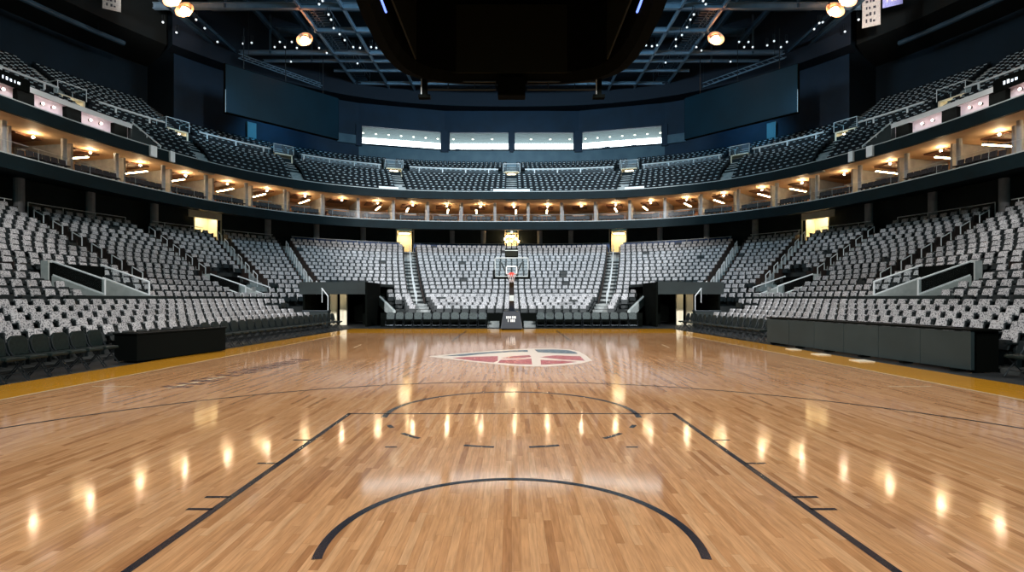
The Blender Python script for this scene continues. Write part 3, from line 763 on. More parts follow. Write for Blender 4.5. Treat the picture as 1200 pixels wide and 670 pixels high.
# columns and low glass rail round the concourse
for pd in (-78,-71,-63,-56,-49,-35,-28.5,-22,-9,-4.3,4.3,9,22,28.5,35,49,56,63,71,78):
    x, y = plan(18.75, D(pd)); m = MB(); m.tube((x,y,6), (x,y,8.75), .26, 14); struct(m, 'column', GREYC)
RAILS = [(-80,-64),(-62.5,-52.5),(-49.5,-43.5),(-41,-34.5),(-32,-16.8),(-14.8,-1),(1,14.8),(16.8,32),(34.5,41),(43.5,49.5),(52.5,62.5),(64,80)]
def glass_rail(s, a0, a1, z, h, label, group, rail=RAILM, gm=GLASSR, posts=2.0, thick=.025):
    pts = arc(s, D(a0), D(a1), max(4, int(abs(a1-a0)))); c = pts[len(pts)//2]
    t = thing('glass_railing', label, 'railing', (c[0], c[1], z), 0, group)
    L = [(x-c[0], y-c[1]) for x, y in pts]
    q = MB(); q.path([(x,y,h) for x, y in L], thick, 6); q.obj('top_rail', rail, t)
    q = MB(); strip(q, L, .05, L, h-.03); q.obj('glass_panel', gm, t)
    ph = walk(s, D(min(a0,a1)), D(max(a0,a1)), posts)
    for p in ph:
        x, y = plan(s, p); q = MB(); q.tube((x-c[0],y-c[1],0), (x-c[0],y-c[1],h), thick*.9, 6); q.obj('post', rail, t)
    return t
BLUELIT = noisy('blue_lit_panel', lin((22,48,86)), lin((40,72,120)), 3, .5)  # blue light on the concourse rail, put into an opaque panel colour
for k, (a0, a1) in enumerate(RAILS):
    glass_rail(18.35, a0, a1, 6.25, 1.12, 'panelled rail behind the top row of the lower stand, %s stretch from the left' % ordn(k+1), 'glass rails above the lower stand', RAILM, BLUELIT if 3 < k < 8 else GLASSR)

# ------------------------------------------------------------------ suite level
Z_SL, Z_ST = 8.05, 8.98
SS = 14.2
A0, A1 = -112, 112
N2 = 300
def ringc(s, a0=A0, a1=A1, n=N2): return arc(s, D(a0), D(a1), n)
m = MB(); c0, c1, c2 = ringc(SS), ringc(SS+.25), ringc(24.5)
strip(m, c0, Z_SL+.15, c0, Z_ST-.06); strip(m, c0, Z_ST-.06, c0, Z_ST, 1); strip(m, c0, Z_ST, c1, Z_ST, 1)
strip(m, c1, Z_ST, c1, Z_ST-.1); strip(m, c1, Z_ST-.1, ringc(16.5), Z_ST-.1, 0)
strip(m, ringc(16.5), Z_ST-.1, ringc(16.5), Z_ST+.35, 2); strip(m, ringc(16.5), Z_ST+.35, ringc(21.4), Z_ST+.35, 2)
strip(m, ringc(21.4), 9.15, c0, Z_SL+.15)
struct(m, 'suite_slab', [DTEAL, PALEEDGE, BROWN])
ZF = Z_ST+.35                                   # floor inside the suites
ZCE = 11.15
m = MB(); bk = ringc(21.4); strip(m, bk, ZF, bk, ZCE); struct(m, 'wall_suites', TAN)
m = MB(); strip(m, ringc(21.4), ZCE, ringc(14.6), ZCE); struct(m, 'ceiling_suites', CEILT)
BAY = list(walk(16.5, D(-100), D(100), 3.28)); nb = len(BAY)
cols, parts, counters, backp = MB(), MB(), MB(), MB()
vis_bays = []
for i, p in enumerate(BAY):
    P, tt, n = frame_at(16.4, p)
    if not in_frame(P.x, P.y, 10, 160, 60): continue
    q = MB(); q.tube((P.x,P.y,Z_ST), (P.x,P.y,ZCE), .15, 10); struct(q, 'column', GREYC)
    q = MB(); Pm = Vector(plan(19.2, p)); q.obox(Pm, tt, n, ZF, ZCE, .14, 4.3); struct(q, 'partition', GREYC)
    if i+1 < nb: vis_bays.append((i, p, BAY[i+1]))
def mkbar(label, L):
    t = thing('light_bar', label, 'lamp', (0,0,0), 0, 'light bars in the suites')
    q = MB().box(-.07,.07,-L/2,L/2,0,.09); q.obj('bar_housing', STEEL, t)
    q = MB().box(-.065,.065,-L/2+.02,L/2-.02,-.05,0); q.obj('diffuser', BAR, t)
    q = MB(); q.tube((0,-L/3,.09), (0,-L/3,.35), .012, 6); q.tube((0,L/3,.09), (0,L/3,.35), .012, 6); q.obj('hanger', STEEL, t)
    return t
inview = [b for b in vis_bays if 0 < px_of(*plan(16.4, (b[1]+b[2])/2), 10)[0] < 1200]
barp = dotp = counterp = chairp = None
SCH = MB(); q = bev(MB().box(-.22,.22,-.02,.28,.36,.44), .03); SCH.add(*q); q = bev(slab_tilt(.44,.06,.40,.86,-.08,.06), .025); SCH.add(*q)
SCH.box(-.03,.03,.05,.2,0,.38); SCH.v = [(x*.9, y*.9, z*.80) for x, y, z in SCH.v]; SCHV = (SCH.v, SCH.f)
SCHM = me_of(SCHV, 'suite_chair', noisy('wine_dark_leather', lin((26,23,25)), lin((44,36,38)), 12, .5))
nsuite = 0
for i, pa, pb in vis_bays:
    pm = (pa+pb)/2; P, tt, n = frame_at(17.6, pm); on = (i, pa, pb) in inview
    k = inview.index((i, pa, pb))+1 if on else 0
    lr = 'suite bay %s from the left' % ordn(k) if on else 'suite bay outside the frame edge'
    if not on: lr = '%s bay, beyond the %s edge' % (ordn(i+1), 'left' if pm < 0 else 'right')
    Q, t2, n2 = frame_at(18.6, pm); side = (1 if pm < 0 else -1)
    if i % 7 != 5:
        loc = (Q.x+t2.x*.45*side*(1 if i%2 else -.3), Q.y+t2.y*.45*side*(1 if i%2 else -.3), 10.72); lab = 'glowing warm ceiling light bar in the ' + lr
        if barp is None: barp = mkbar(lab, 2.3); barp.location = loc; barp.rotation_euler = (0,0,rot_of(n2))
        else: dup(barp, loc, rot_of(n2), lab)
    for d_ in (.25,):
        R_, t3, n3 = frame_at(17.1, pm); loc = (R_.x+t3.x*d_, R_.y+t3.y*d_, 10.92); lab = 'small round warm pendant lamp in the ' + lr
        if dotp is None:
            dotp = thing('pendant_lamp', lab, 'lamp', loc, 0, 'pendant lamps in the suites')
            q = MB(); q.ball((0,0,0), .06, 10, 6); q.obj('globe', DOT, dotp, smooth=True); q = MB(); q.tube((0,0,.05), (0,0,.23), .008, 5); q.obj('cord', STEEL, dotp)
        else: dup(dotp, loc, 0, lab)
    q = MB(); q.obox(Vector(plan(18.6, pm)), t2, n2, ZCE-.12, ZCE-.03, 1.5, 1.9); struct(q, 'ceiling_panel', BROWN)
    # counter at the back of each terrace, cabinet on the back wall
    Cp, t4, n4 = frame_at(16.85, pm)
    lab = 'wooden drinks counter along the front of the ' + lr
    cw = (Vector(plan(16.85, pb))-Vector(plan(16.85, pa))).length-1.6
    t = thing('counter', lab, 'counter', (Cp.x, Cp.y, ZF), rot_of(n4), 'suite counters')
    q = MB().box(-cw/2+.3,cw/2-.3,-.05,.05,0,.62); q.obj('counter_front', WOODP, t); q = MB().box(-cw/2+.27,cw/2-.27,-.16,.12,.62,.67); q.obj('counter_top', PARA, t)
    R_, t3, n3 = frame_at(21.05, pm)
    t = thing('cabinet', 'dark brown cabinet against the back wall of the ' + lr, 'cabinet', (R_.x, R_.y, ZF), rot_of(n3), 'suite cabinets')
    q = MB().box(-.9,.7,-.25,.25,0,1.15); q.obj('cabinet_body', BROWN, t)
    for a in (-.5,.3): q = MB().box(a-.36,a+.36,.25,.27,.05,1.1); q.obj('door', WOODP, t)
    # two rows of armchairs on the terrace
    if on:
        for row, (s, z) in enumerate(((14.85, Z_ST-.1), (15.8, Z_ST+.05))):
            w = (Vector(plan(s, pb))-Vector(plan(s, pa))).length; m4 = 5
            for j in range(m4):
                ph = pa+(pb-pa)*(.14+.72*(j+.5)/m4); X, ta, na = frame_at(s, ph)
                o = bpy.data.objects.new('suite_chair', SCHM); COL.objects.link(o); o.location = (X.x, X.y, z); o.rotation_euler = (0,0,rot_of(na))
                tag(o, 'dark armchair, %s row of the %s, %s chair' % (('front','back')[row], lr, ordn(j+1)), 'chair', 'armchairs on the suite terrace'); nsuite += 1
m = MB(); strip(m, ringc(15.3), Z_ST-.1, ringc(15.3), Z_ST+.05); strip(m, ringc(15.3), Z_ST+.05, ringc(16.5), Z_ST+.05); struct(m, 'suite_terrace', BROWN)
# glass rail on the slab edge, in stretches
for k, (a0, a1) in enumerate([(-84,-66),(-65.6,-48),(-47.6,-30),(-29.6,-15),(-14.6,0),(.4,15),(15.4,30),(30.4,48),(48.4,66),(66.4,84)]):
    glass_rail(SS+.12, a0, a1, Z_ST, .62, 'low glass rail along the suite edge, %s stretch from the left' % ordn(k+1), 'glass rails of the suites', PALEEDGE, GLASS, 3.0, .012)

# ------------------------------------------------------------------ upper deck
UA = [(15.3+.8*i, 11.55+.43*i) for i in range(8)]
UB = [(23.0+.82*i, 15.6+.46*i) for i in range(12)]
BOX0 = 53.6                                       # beyond this bearing the white suites replace the first rows
m = MB(); cu = ringc(14.5)
strip(m, cu, ZCE-.05, cu, 11.80); strip(m, cu, 11.80, cu, 11.86, 1); strip(m, cu, 11.86, ringc(14.7), 11.86, 1)
strip(m, ringc(14.7), 11.86, ringc(14.7), 11.3); strip(m, ringc(14.7), ZCE-.05, cu, ZCE-.05)
struct(m, 'upper_fascia', [DTEAL, PALEEDGE])
for k, (a0, a1) in enumerate(((-20.5,-17.6),(-2.9,2.9),(17.6,20.5))):
    c = plan(14.62, D((a0+a1)/2)); t = thing('white_strip', 'long white strip on the balcony front, %s' % ('left of the middle one', 'middle one below the central stair', 'right of the middle one')[k], 'sign', (*c, 11.86), 0, 'white strips on the balcony front')
    L_ = [(x-c[0], y-c[1]) for x, y in arc(14.55, D(a0), D(a1), 8)]; L2 = [(x-c[0], y-c[1]) for x, y in arc(14.68, D(a0), D(a1), 8)]
    q = MB(); strip(q, L_, .0, L_, .2); strip(q, L_, .2, L2, .2); strip(q, L2, .2, L2, 0); q.obj('front_panel', WHITEF, t)
    q = MB(); q.path([(x,y,.22) for x, y in L_], .02, 5); q.obj('edge_tube', STEEL, t)
UAIS = [0, 17, -17, 31.8, -31.8, 44.5, -44.5, 55.5, -55.5, 66, -66]
up = MB()
def ring2(mb, s0, z0, s1, z1, sel=None, mi=0):
    ring_faces(mb, s0, z0, s1, z1, 99, 99, False, mi, sel)
zp = 11.3
for r, (s, z) in enumerate(UA):
    sel = None if r > 3 else (lambda p: abs(p) < D(BOX0))
    s1 = UA[r+1][0]-.38 if r < 7 else 22.6
    ring2(up, s-.38, zp, s-.38, z, sel); ring2(up, s-.38, z, s1, z, sel); zp = z
ring2(up, 22.6, zp, 22.6, UB[0][1])
zp = UB[0][1]
for r, (s, z) in enumerate(UB):
    sel = None if r < 5 else (lambda p: abs(p) > D(43))
    s0 = s-.38 if r else 22.6; s1 = UB[r+1][0]-.38 if r < 11 else s+.9
    if r: ring2(up, s0, zp, s0, z, sel)
    ring2(up, s0, z, s1, z, sel); zp = z
struct(up, 'seating_tier', DTEAL)
st = MB()
for a in UAIS:
    for r, (s, z) in enumerate(UA+UB[:5] if abs(a) < 43 else UA+UB):
        if abs(a) > BOX0-2 and r < 4: continue
        p, tt, n = frame_at(s, D(a)); st.obox(p+n*.24, tt, n, z-.5, z+.012, 1.1, .34); st.obox(p-n*.22, tt, n, z-.05, z+.2, 1.1, .32)
struct(st, 'aisle_step', TREAD)
US = MB(); q = slab_tilt(.44,.05,.34,.80,-.18,.08); US.add(q.v, q.f, 0); q = slab_tilt(.42,.06,.30,.60,-.02,.08); US.add(q.v, q.f, 0)
US.box(-.11,.11,-.01,.055,.60,.655,1); US.box(-.2,.2,-.30,-.22,.795,.83,0); US.box(-.24,-.21,-.22,.1,.0,.5,0)
USM = US.mesh('deck_seat', [SEATU, SEATU2])
def deck_phis(s):
    ed = [D(-76)]+sorted(D(a) for a in UAIS)+[D(76)]; out = []
    for a, b in zip(ed[:-1], ed[1:]):
        ph = np.linspace(a, b, 300); pts = np.array([plan(s, p) for p in ph])
        d = np.concatenate([[0], np.cumsum(np.hypot(*np.diff(pts, axis=0).T))]); Lb = d[-1]-1.62
        n = max(1, round(Lb/.55)); out += list(np.interp(.81+Lb*np.arange(n+1)/n, d, ph))
    return out
useats = []
for tier_, rows in (('lower deck', UA), ('upper deck', UB)):
    for r, (s, z) in enumerate(rows):
        for phi in deck_phis(s):
            x, y = plan(s, phi)
            if not in_frame(x, y, z+.7, 30, 30): continue
            if tier_ == 'lower deck' and r < 4 and abs(phi) > D(BOX0-.8): continue
            if tier_ == 'upper deck' and r > 4 and abs(phi) < D(43.6): continue
            if tier_ == 'upper deck' and r < 2 and any(math.hypot(x-a[0], y-a[1]) < 1.75 for a in (plan(s, D(b)) for b in UAIS)): continue
            p, tt, n = frame_at(s, phi); useats.append((tier_, r, x, y, z, rot_of(n), px_of(x, y, z+.5)[0]))
cand = [q for q in useats if 3 < q[6] < 1197 and px_of(q[2], q[3], q[4]+.6)[1] > 2]
chosen = {}
for side in ('left', 'right'):
    lst = sorted([q for q in cand if (q[6] < 600) == (side == 'left')], key=lambda q: q[3])[:150]; rows = {}
    for q in lst: rows.setdefault((q[0], q[1]), []).append(q)
    for (td, r), qs in rows.items():
        qs.sort(key=lambda q: q[6] if side == 'left' else -q[6])
        for k, q in enumerate(qs):
            chosen[q] = 'dark %s seat on the %s, %s row %s cross aisle, %s from picture edge' % ('balcony', side, ordn(r+1 if td == 'upper deck' else 8-r), 'above' if td == 'upper deck' else 'below', ordn(k+1))
restu = []
for q in useats:
    if q in chosen:
        o = bpy.data.objects.new('balcony_seat', USM); COL.objects.link(o); o.location = q[2:5]; o.rotation_euler = (0,0,q[5])
        tag(o, chosen[q], 'seat', 'balcony seats nearest the picture edges')
    else: restu.append((*q[2:5], q[5]))
v, f = bulk((US.v, US.f), restu); mb = MB(); mb.v, mb.f, mb.m = v, f, US.m*len(restu)
o = mb.obj('balcony_seating', [SEATU, SEATU2]); tag(o, 'rows of dark seats filling the upper balcony round the hall', 'seating', None, 'stuff')
print('upper', len(useats), len(chosen), 'suite', nsuite)
# rail along the cross aisle, in stretches between the stair heads
edges = sorted(UAIS); segs = [(a+2.0, b-2.0) for a, b in zip(edges[:-1], edges[1:])]
for k, (a, b) in enumerate(segs):
    glass_rail(21.4, a, b, UA[-1][1], 1.34, 'pale rail along the balcony cross aisle, %s stretch from the left' % ordn(k+1), 'balcony cross aisle rails', RAILM, GLASSR, 2.5, .075)
# lit stair heads
for k, a in enumerate(sorted(UAIS)):
    if abs(a) > 60: continue
    p, tt, n = frame_at(22.55, D(a)); zb = UA[-1][1]
    m = MB(); out = -n
    w = .8
    for sd in (-1,1): m.obox(p+out*.75+tt*sd*w, tt, n, zb, zb+1.45, .12, 1.5)
    m.obox(p+out*.75, tt, n, zb+1.35, zb+1.45, 2*w+.12, 1.5); m.obox(p+out*1.45, tt, n, zb, zb+1.4, 2*w, .1)
    struct(m, 'door_stairhead', CREAM)
    if abs(a) != 31.8:
        lt = thing('stair_lamp', 'warm lamp in the balcony stair head, %s from the left' % ordn(k+1), 'lamp', (p.x+out.x*.6, p.y+out.y*.6, zb+1.27), 0, 'balcony stair lamps')
        q = MB(); q.obox((0,0), tt, n, 0, .08, .9, .5); q.obj('lamp_tray', STEEL, lt); q = MB(); q.obox((0,0), tt, n, -.04, 0, .85, .45); q.obj('diffuser', DOORL, lt)
    g = thing('glass_guard', 'glass guard rail standing round the balcony stair head, %s from the left' % ordn(k+1), 'railing', (p.x, p.y, zb+1.45), 0, 'stair head guards')
    for sd, nm in ((-1,'l'),(1,'r')):
        e = tt*sd*.95; q = MB(); q.tube((e.x,e.y,0), (e.x,e.y,.85), .025, 6); q.obj('post', RAILM, g)
        e2 = e+out*1.4; q = MB(); q.tube((e2.x,e2.y,0), (e2.x,e2.y,.85), .025, 6); q.obj('post', RAILM, g)
        q = MB(); q.quad((e.x,e.y,.03),(e2.x,e2.y,.03),(e2.x,e2.y,.82),(e.x,e.y,.82)); q.obj('glass_panel', GLASSR, g)
        q = MB(); q.tube((e.x,e.y,.85), (e2.x,e2.y,.85), .03, 6); q.obj('top_rail', RAILM, g)
    e, e3 = tt*.95, -tt*.95
    q = MB(); q.tube((e.x,e.y,.85), (e3.x,e3.y,.85), .03, 6); q.obj('top_rail', RAILM, g)
    q = MB(); q.quad((e.x,e.y,.03),(e3.x,e3.y,.03),(e3.x,e3.y,.82),(e.x,e.y,.82)); q.obj('glass_panel', GLASSR, g)

# ------------------------------------------------------------------ white suites on both sides of the balcony
for sg, side in ((-1,'left'), (1,'right')):
    def A(s, a0, a1, n=60): return arc(s, D(sg*a0), D(sg*a1), n)
    E0, E1, EB = BOX0, 104, 65.0
    m = MB()
    strip(m, A(15.2,E0,EB), 12.76, A(15.2,E0,EB), 13.06); strip(m, A(15.2,E0,E1), 13.06, A(18.2,E0,E1), 13.06); struct(m, 'white_fascia', WHITEF)
    m = MB(); strip(m, A(15.2,E0,E1), 12.9, A(16.0,E0,E1), 13.0); struct(m, 'ceiling_box', BROWN)
    m = MB(); strip(m, A(15.24,E0,EB+26), 12.87, A(15.36,E0,EB+26), 12.87); struct(m, 'trim_hidden_glow', BOXFILL)  # glowing strip added out of view behind the fascia to brighten the boxes
    m = MB(); strip(m, A(16.0,E0,E1), 11.3, A(16.0,E0,E1), 13.02); struct(m, 'wall_box', PINK)
    m = MB(); strip(m, A(14.7,E0,E1), 11.3, A(17.9,E0,E1), 11.3); struct(m, 'floor_box', DGREEN)
    # black lettering board nearer the picture edge
    t = thing('ribbon_board', 'black ribbon board with white lit lettering on the %s side balcony' % side, 'sign', (*plan(15.15, D(sg*72)), 12.7))
    ox, oy = plan(15.15, D(sg*72)); L0 = [(x-ox, y-oy) for x, y in A(15.15, EB, 80)]; L1 = [(x-ox, y-oy) for x, y in A(15.3, EB, 80)]
    q = MB(); strip(q, L0, 0, L0, .62); strip(q, L0, .62, L1, .62); strip(q, L0, 0, L1, 0); q.obj('board', BLACK, t)
    q = MB(); r3 = random.Random(5)
    for ph in walk(15.1, *sorted((D(sg*66.2), D(sg*78))), .20):
        if r3.random() < .16: continue
        x, y = plan(15.1, ph); _, tt, n = frame_at(15.1, ph); hgt = r3.choice((.13,.16,.19))
        q.obox((x-ox+n.x*.02, y-oy+n.y*.02), tt, n, .2, .2+hgt, r3.choice((.05,.09,.12)), .02)
    q.obj('lettering', LEDTXT, t)
    # dark piers, lamps
    bays = [54.75, 60.0, 65.0, 70, 75, 80]
    for b0 in bays:
        m = MB(); p, tt, n = frame_at(15.82, D(sg*b0)); m.obox(p, tt, n, 11.3, 12.9, .88, .3); struct(m, 'partition', BLACK)
    nn = 0
    for b0, b1 in zip(bays[:-1], bays[1:]):
        for fr in (.40, .62):
            p, tt, n = frame_at(15.94, D(sg*(b0+(b1-b0)*fr))); nn += 1
            t = thing('wall_lamp', 'small rosy wall lamp in the mauve %s balcony box, %s from its far end' % (side, ordn(nn)), 'lamp', (p.x, p.y, 12.62), 0, 'balcony box lamps')
            q = MB(); q.ball((n.x*.1, n.y*.1, 0), .07, 10, 6); q.obj('globe', PLAMP, t, smooth=True); q = MB(); q.obox((n.x*.0, n.y*.0), tt, n, -.06, .06, .1, .1); q.obj('wall_plate', STEEL, t)
    # raking end wall and white blocks
    p0, tt, n = frame_at(15.2, D(sg*E0)); p1 = Vector(plan(14.75, D(sg*(E0-3.3)))); pc = Vector(plan(18.2, D(sg*E0)))
    m = MB(); m.add([(*p0,11.3),(*p1,11.3),(*p1,11.9),(*p0,13.06)], [(0,1,2,3)]); m.add([(*p0,11.3),(*pc,11.3),(*pc,13.06),(*p0,13.06)], [(0,1,2,3)]); struct(m, 'parapet', DGREEN)
    t = thing('handrail', 'pale rail sloping down the end of the %s balcony box' % side, 'handrail', (p0.x, p0.y, 13.06)); e = p1-p0
    q = MB(); q.tube((0,0,.1), (e.x, e.y, -1.0), .05, 6); q.obj('rail', RAILM, t)
    for k in (0.02, .5, .98): q = MB(); q.tube((e.x*k,e.y*k,-1.2*k-.05), (e.x*k,e.y*k,.1-1.1*k), .03, 6); q.obj('post', RAILM, t)
    for j, a in enumerate((E0-2.0, E0-4.4)):
        p, tt, n = frame_at(14.55, D(sg*a)); t = thing('white_block', 'square white box on the %s balcony edge, %s' % (side, ('nearer the box suites', 'farther from the box suites')[j]), 'box', (p.x, p.y, 11.0), 0, 'white boxes on the balcony edge')
        q = MB(); q.obox(n*.12, tt, n, .12, .85, .45-.1*j, .18); q.obj('casing', WHITEF, t, bevel=.02); q = MB(); q.obox(n*.02, tt, n, .4, .6, .2, .06); q.obj('bracket', STEEL, t)
    # a row of dark box seats seen over the edge
    nn = 0; chp = None
    for ph in walk(15.15, *sorted((D(sg*(E0+.6)), D(sg*66)), key=abs), .6):
        p, tt, n = frame_at(14.98, ph); nn += 1
        o = bpy.data.objects.new('box_chair', SCHM); COL.objects.link(o); o.location = (p.x, p.y, 11.32); o.rotation_euler = (0,0,rot_of(n))
        tag(o, 'dark armchair in the front row of the %s balcony box, %s from its far end' % (side, ordn(nn)), 'chair', 'armchairs in the balcony boxes')

# ------------------------------------------------------------------ end wall, windows, side walls, roof
EW = 27.2
vx = [(-.305,62.4),(-.2827,None),(-.125,None),(.125,None),(.2835,None),(.305,62.4)]
def on_curve(s, ratio):
    lo, hi = D(-60), D(60)
    for _ in range(50):
        mid = (lo+hi)/2; x, y = plan(s, mid)
        if x/y < ratio: lo = mid
        else: hi = mid
    return Vector(plan(s, lo))
W_ = [on_curve(EW, (p-CX)/F) for p in (395, 420.5, 521, 678, 779, 805)]
zb_, zt_ = 19.75, 22.0
def wallseg(m, p, q, z0, z1, mi=0): m.quad((*p,z0),(*q,z0),(*q,z1),(*p,z1), mi)
m = MB(); R = [on_curve(EW, (p-CX)/F) for p in range(60, 396, 12)]+W_[:0]
curveL = [Vector(plan(EW, D(a))) for a in np.linspace(-43.4, math.degrees(math.atan2(W_[1].x, W_[1].y-YC)), 24)]
curveR = [Vector((-p.x, p.y)) for p in curveL]
for cv in (curveL, curveR):
    for a, b in zip(cv[:-1], cv[1:]): wallseg(m, a, b, 14, 31)
for a, b in zip(W_[1:-2], W_[2:-1]): wallseg(m, a, b, zt_, 31)
struct(m, 'wall_far', NAVY)
m = MB()
for a, b in zip(W_[1:-2], W_[2:-1]): wallseg(m, a, b, 16.5, zb_)
struct(m, 'wall_far', SLATE)
wins = [(W_[1], W_[2], .02, .97), (W_[2], W_[3], .03, .485), (W_[2], W_[3], .515, .97), (W_[3], W_[4], .03, .98)]
for k, (a, b, f0, f1) in enumerate(wins):
    p, q = a.lerp(b, f0), a.lerp(b, f1); u = (q-p).normalized(); n = Vector((u.y, -u.x))
    m = MB(); c = (p+q)/2; L = (q-p).length
    for e in (p, q): m.obox(e, u, n, zb_, zt_, .3, .4)
    m.obox(c, u, n, zb_, zb_+.12, L, .4); m.obox(c, u, n, zt_-.1, zt_, L, .4)
    o = struct(m, 'window_%d' % (k+1), NAVY)
    g = MB(); g.obox(c, u, n, zb_+.12, zt_-.1, L-.3, .04); g.obj('pane', GLASS, o)
    d = MB(); r3 = random.Random(k)
    for j in range(9):          # low clutter on the lobby floor just behind the glass
        e = p.lerp(q, .06+.88*r3.random())-n*(.6+r3.random()); d.obox(e, u, n, zb_-.1, zb_+r3.uniform(.22,.42), r3.uniform(.3,.9), .3)
    struct(d, 'trim_%d' % (k+1), DTEAL)
m = MB()
for e, wd in ((W_[1],.7),(W_[2],.95),(W_[2].lerp(W_[3],.5),.42),(W_[3],.95),(W_[4],.7)):
    _, tt, n = frame_at(EW, math.atan2(e.x, e.y-YC)); m.obox(e, tt, n, zb_-.2, zt_+.1, wd, .46)
struct(m, 'wall_mullion', NAVY)
# lobby beyond the windows
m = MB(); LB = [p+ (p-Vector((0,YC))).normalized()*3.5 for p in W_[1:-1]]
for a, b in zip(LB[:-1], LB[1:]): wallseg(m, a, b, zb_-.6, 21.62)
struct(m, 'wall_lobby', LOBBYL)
m = MB()
for i in range(3):
    a, b, c, d = W_[1+i], W_[2+i], LB[i+1], LB[i]
    m.quad((*a,23.0),(*b,23.0),(*c,21.62),(*d,21.62)); 
struct(m, 'ceiling_lobby', LOBBYC)
m = MB()
for i in range(3):
    a, b, c, d = W_[1+i], W_[2+i], LB[i+1], LB[i]; m.quad((*a,zb_-.3),(*d,zb_-.3),(*c,zb_-.3),(*b,zb_-.3))
struct(m, 'floor_lobby', SLATE)
nn = 0
for i in range(3):
    for j in range(7):
        for row in (.35, .75):
            f = (j+.5)/7; p = W_[1+i].lerp(W_[2+i], f); q = LB[i].lerp(LB[i+1], f); c = p.lerp(q, row); nn += 1
            z = 23.0-1.38*row-.06
            d = MB(); d.tube((c.x,c.y,z-.03), (c.x,c.y,z+.03), .11, 10); o = d.obj('downlight', LOBBYD)
            tag(o, 'tiny downlight in the lobby ceiling beyond the windows, %s row, %s from the left' % ('front' if row < .5 else 'back', ordn((i*7+j)+1)), 'lamp', 'lobby downlights')
# pale panels set in the far wall
for sg, side in ((-1,'left'), (1,'right')):
    a, b = on_curve(EW-.1, (CX+sg*-0-CX+sg*204-0)/F) if False else on_curve(EW-.12, sg*(-183 if sg < 0 else 183)/F*sg*sg if False else (sg*182.5)/F), on_curve(EW-.12, (sg*204.5)/F)
    m = MB(); n = Vector((0,-1)); u = (b-a).normalized(); m.obox((a+b)/2, u, Vector((-u.y,u.x)), 19.75, 20.75, (b-a).length, .1); struct(m, 'wall_panel', SLATE)
    a = on_curve(27.0, sg*305/F); _, tt, n = frame_at(27.0, math.atan2(a.x, a.y-YC)); m = MB(); m.obox(a, tt, n, 16, 20.0, .9, .3); struct(m, 'column', mat('teal_column_%s' % side, lin((84,132,140)), .6))
# big dark screens hung on both sides of the far wall
for sg, side in ((-1,'left'), (1,'right')):
    p, q = Vector((sg*25.2, 47.0)), Vector((sg*17.9, 55.2)); u = (q-p).normalized(); n = Vector((-u.y, u.x)); 
    if n.y > 0: n = -n
    c = (p+q)/2; L = (q-p).length
    t = thing('video_screen', 'huge switched-off teal video screen hanging on the %s of the windows' % side, 'screen', (c.x, c.y, 18.05))
    fr = MB(); fr.obox((0,0), u, n, 0, 4.3, L, .35); fr.obj('cabinet', BLACK, t)
    fr = MB(); fr.obox(n*.19, u, n, .06, 4.24, L-.1, .04); fr.obj('screen_face', SCREENT, t)
    fr = MB(); fr.obox(n*.2-u*(L/2-.03), u, n, 0.02, 2.0, .05, .06); fr.obj('edge_strip', PALEEDGE, t)
    for kk in (-.35,0,.35):
        e = u*L*kk; fr = MB(); fr.tube((e.x,e.y,4.3), (e.x,e.y,8.0), .04, 6); fr.obj('hanger', STEEL, t)
    a, b = Vector((sg*26.3, 51.6)), Vector((sg*20.4, 59.4)); d = b-a
    t = thing('lighting_truss', 'slim pale truss hanging above the %s video screen' % side, 'truss', (a.x, a.y, 24.9))
    for off in ((0,0,0),(0,0,.45),(.25,.2,.2)):
        fr = MB(); fr.tube(off, (d.x+off[0], d.y+off[1], off[2]), .05, 6); fr.obj('chord', BEAM, t)
    fr = MB()
    for i in range(16):
        e0, e1 = d*(i/16), d*((i+1)/16); fr.tube((e0.x,e0.y,0), (e1.x,e1.y,.45), .025, 5)
    fr.obj('lacing', BEAM, t)
    fr = MB()
    for kk in (.1,.9): e = d*kk; fr.tube((e.x,e.y,.45), (e.x,e.y,5.5), .025, 5)
    fr.obj('hanger', STEEL, t)
m = MB()
for sg in (-1, 1):
    pts = [Vector(plan(32.8, D(sg*a))) for a in np.linspace(44.5, 110, 40)]
    for a, b in zip(pts[:-1], pts[1:]): wallseg(m, a, b, 15, 31)
    a, b = Vector(plan(32.8, D(sg*44.5))), Vector(plan(27.0, D(sg*43.4))); wallseg(m, a, b, 15, 31)
struct(m, 'wall_side', noisy('deep_blue_wall', lin((4,26,38)), lin((7,32,46)), .5, .8))
m = MB(); m.box(-62,62,-12,80,31,31.3); struct(m, 'ceiling', ROOF)
# dark soffit ring at the edge of the roof
m = MB()
strip(m, ringc(25.6,-44,44,60), 24.6, ringc(25.6,-44,44,60), 31); strip(m, ringc(25.6,-44,44,60), 24.6, ringc(27.3,-44,44,60), 24.6)
struct(m, 'trim_soffit', mat('black_blue_soffit', lin((14,26,40)), .8))
m = MB()
for sg in (-1,1):
    strip(m, arc(27.5, D(sg*44), D(sg*110), 40), 25.3, arc(33, D(sg*44), D(sg*110), 40), 25.0); strip(m, arc(27.5, D(sg*44), D(sg*110), 40), 25.3, arc(27.5, D(sg*44), D(sg*110), 40), 31)
struct(m, 'trim_soffit', mat('black_green_soffit', lin((12,20,20)), .8))
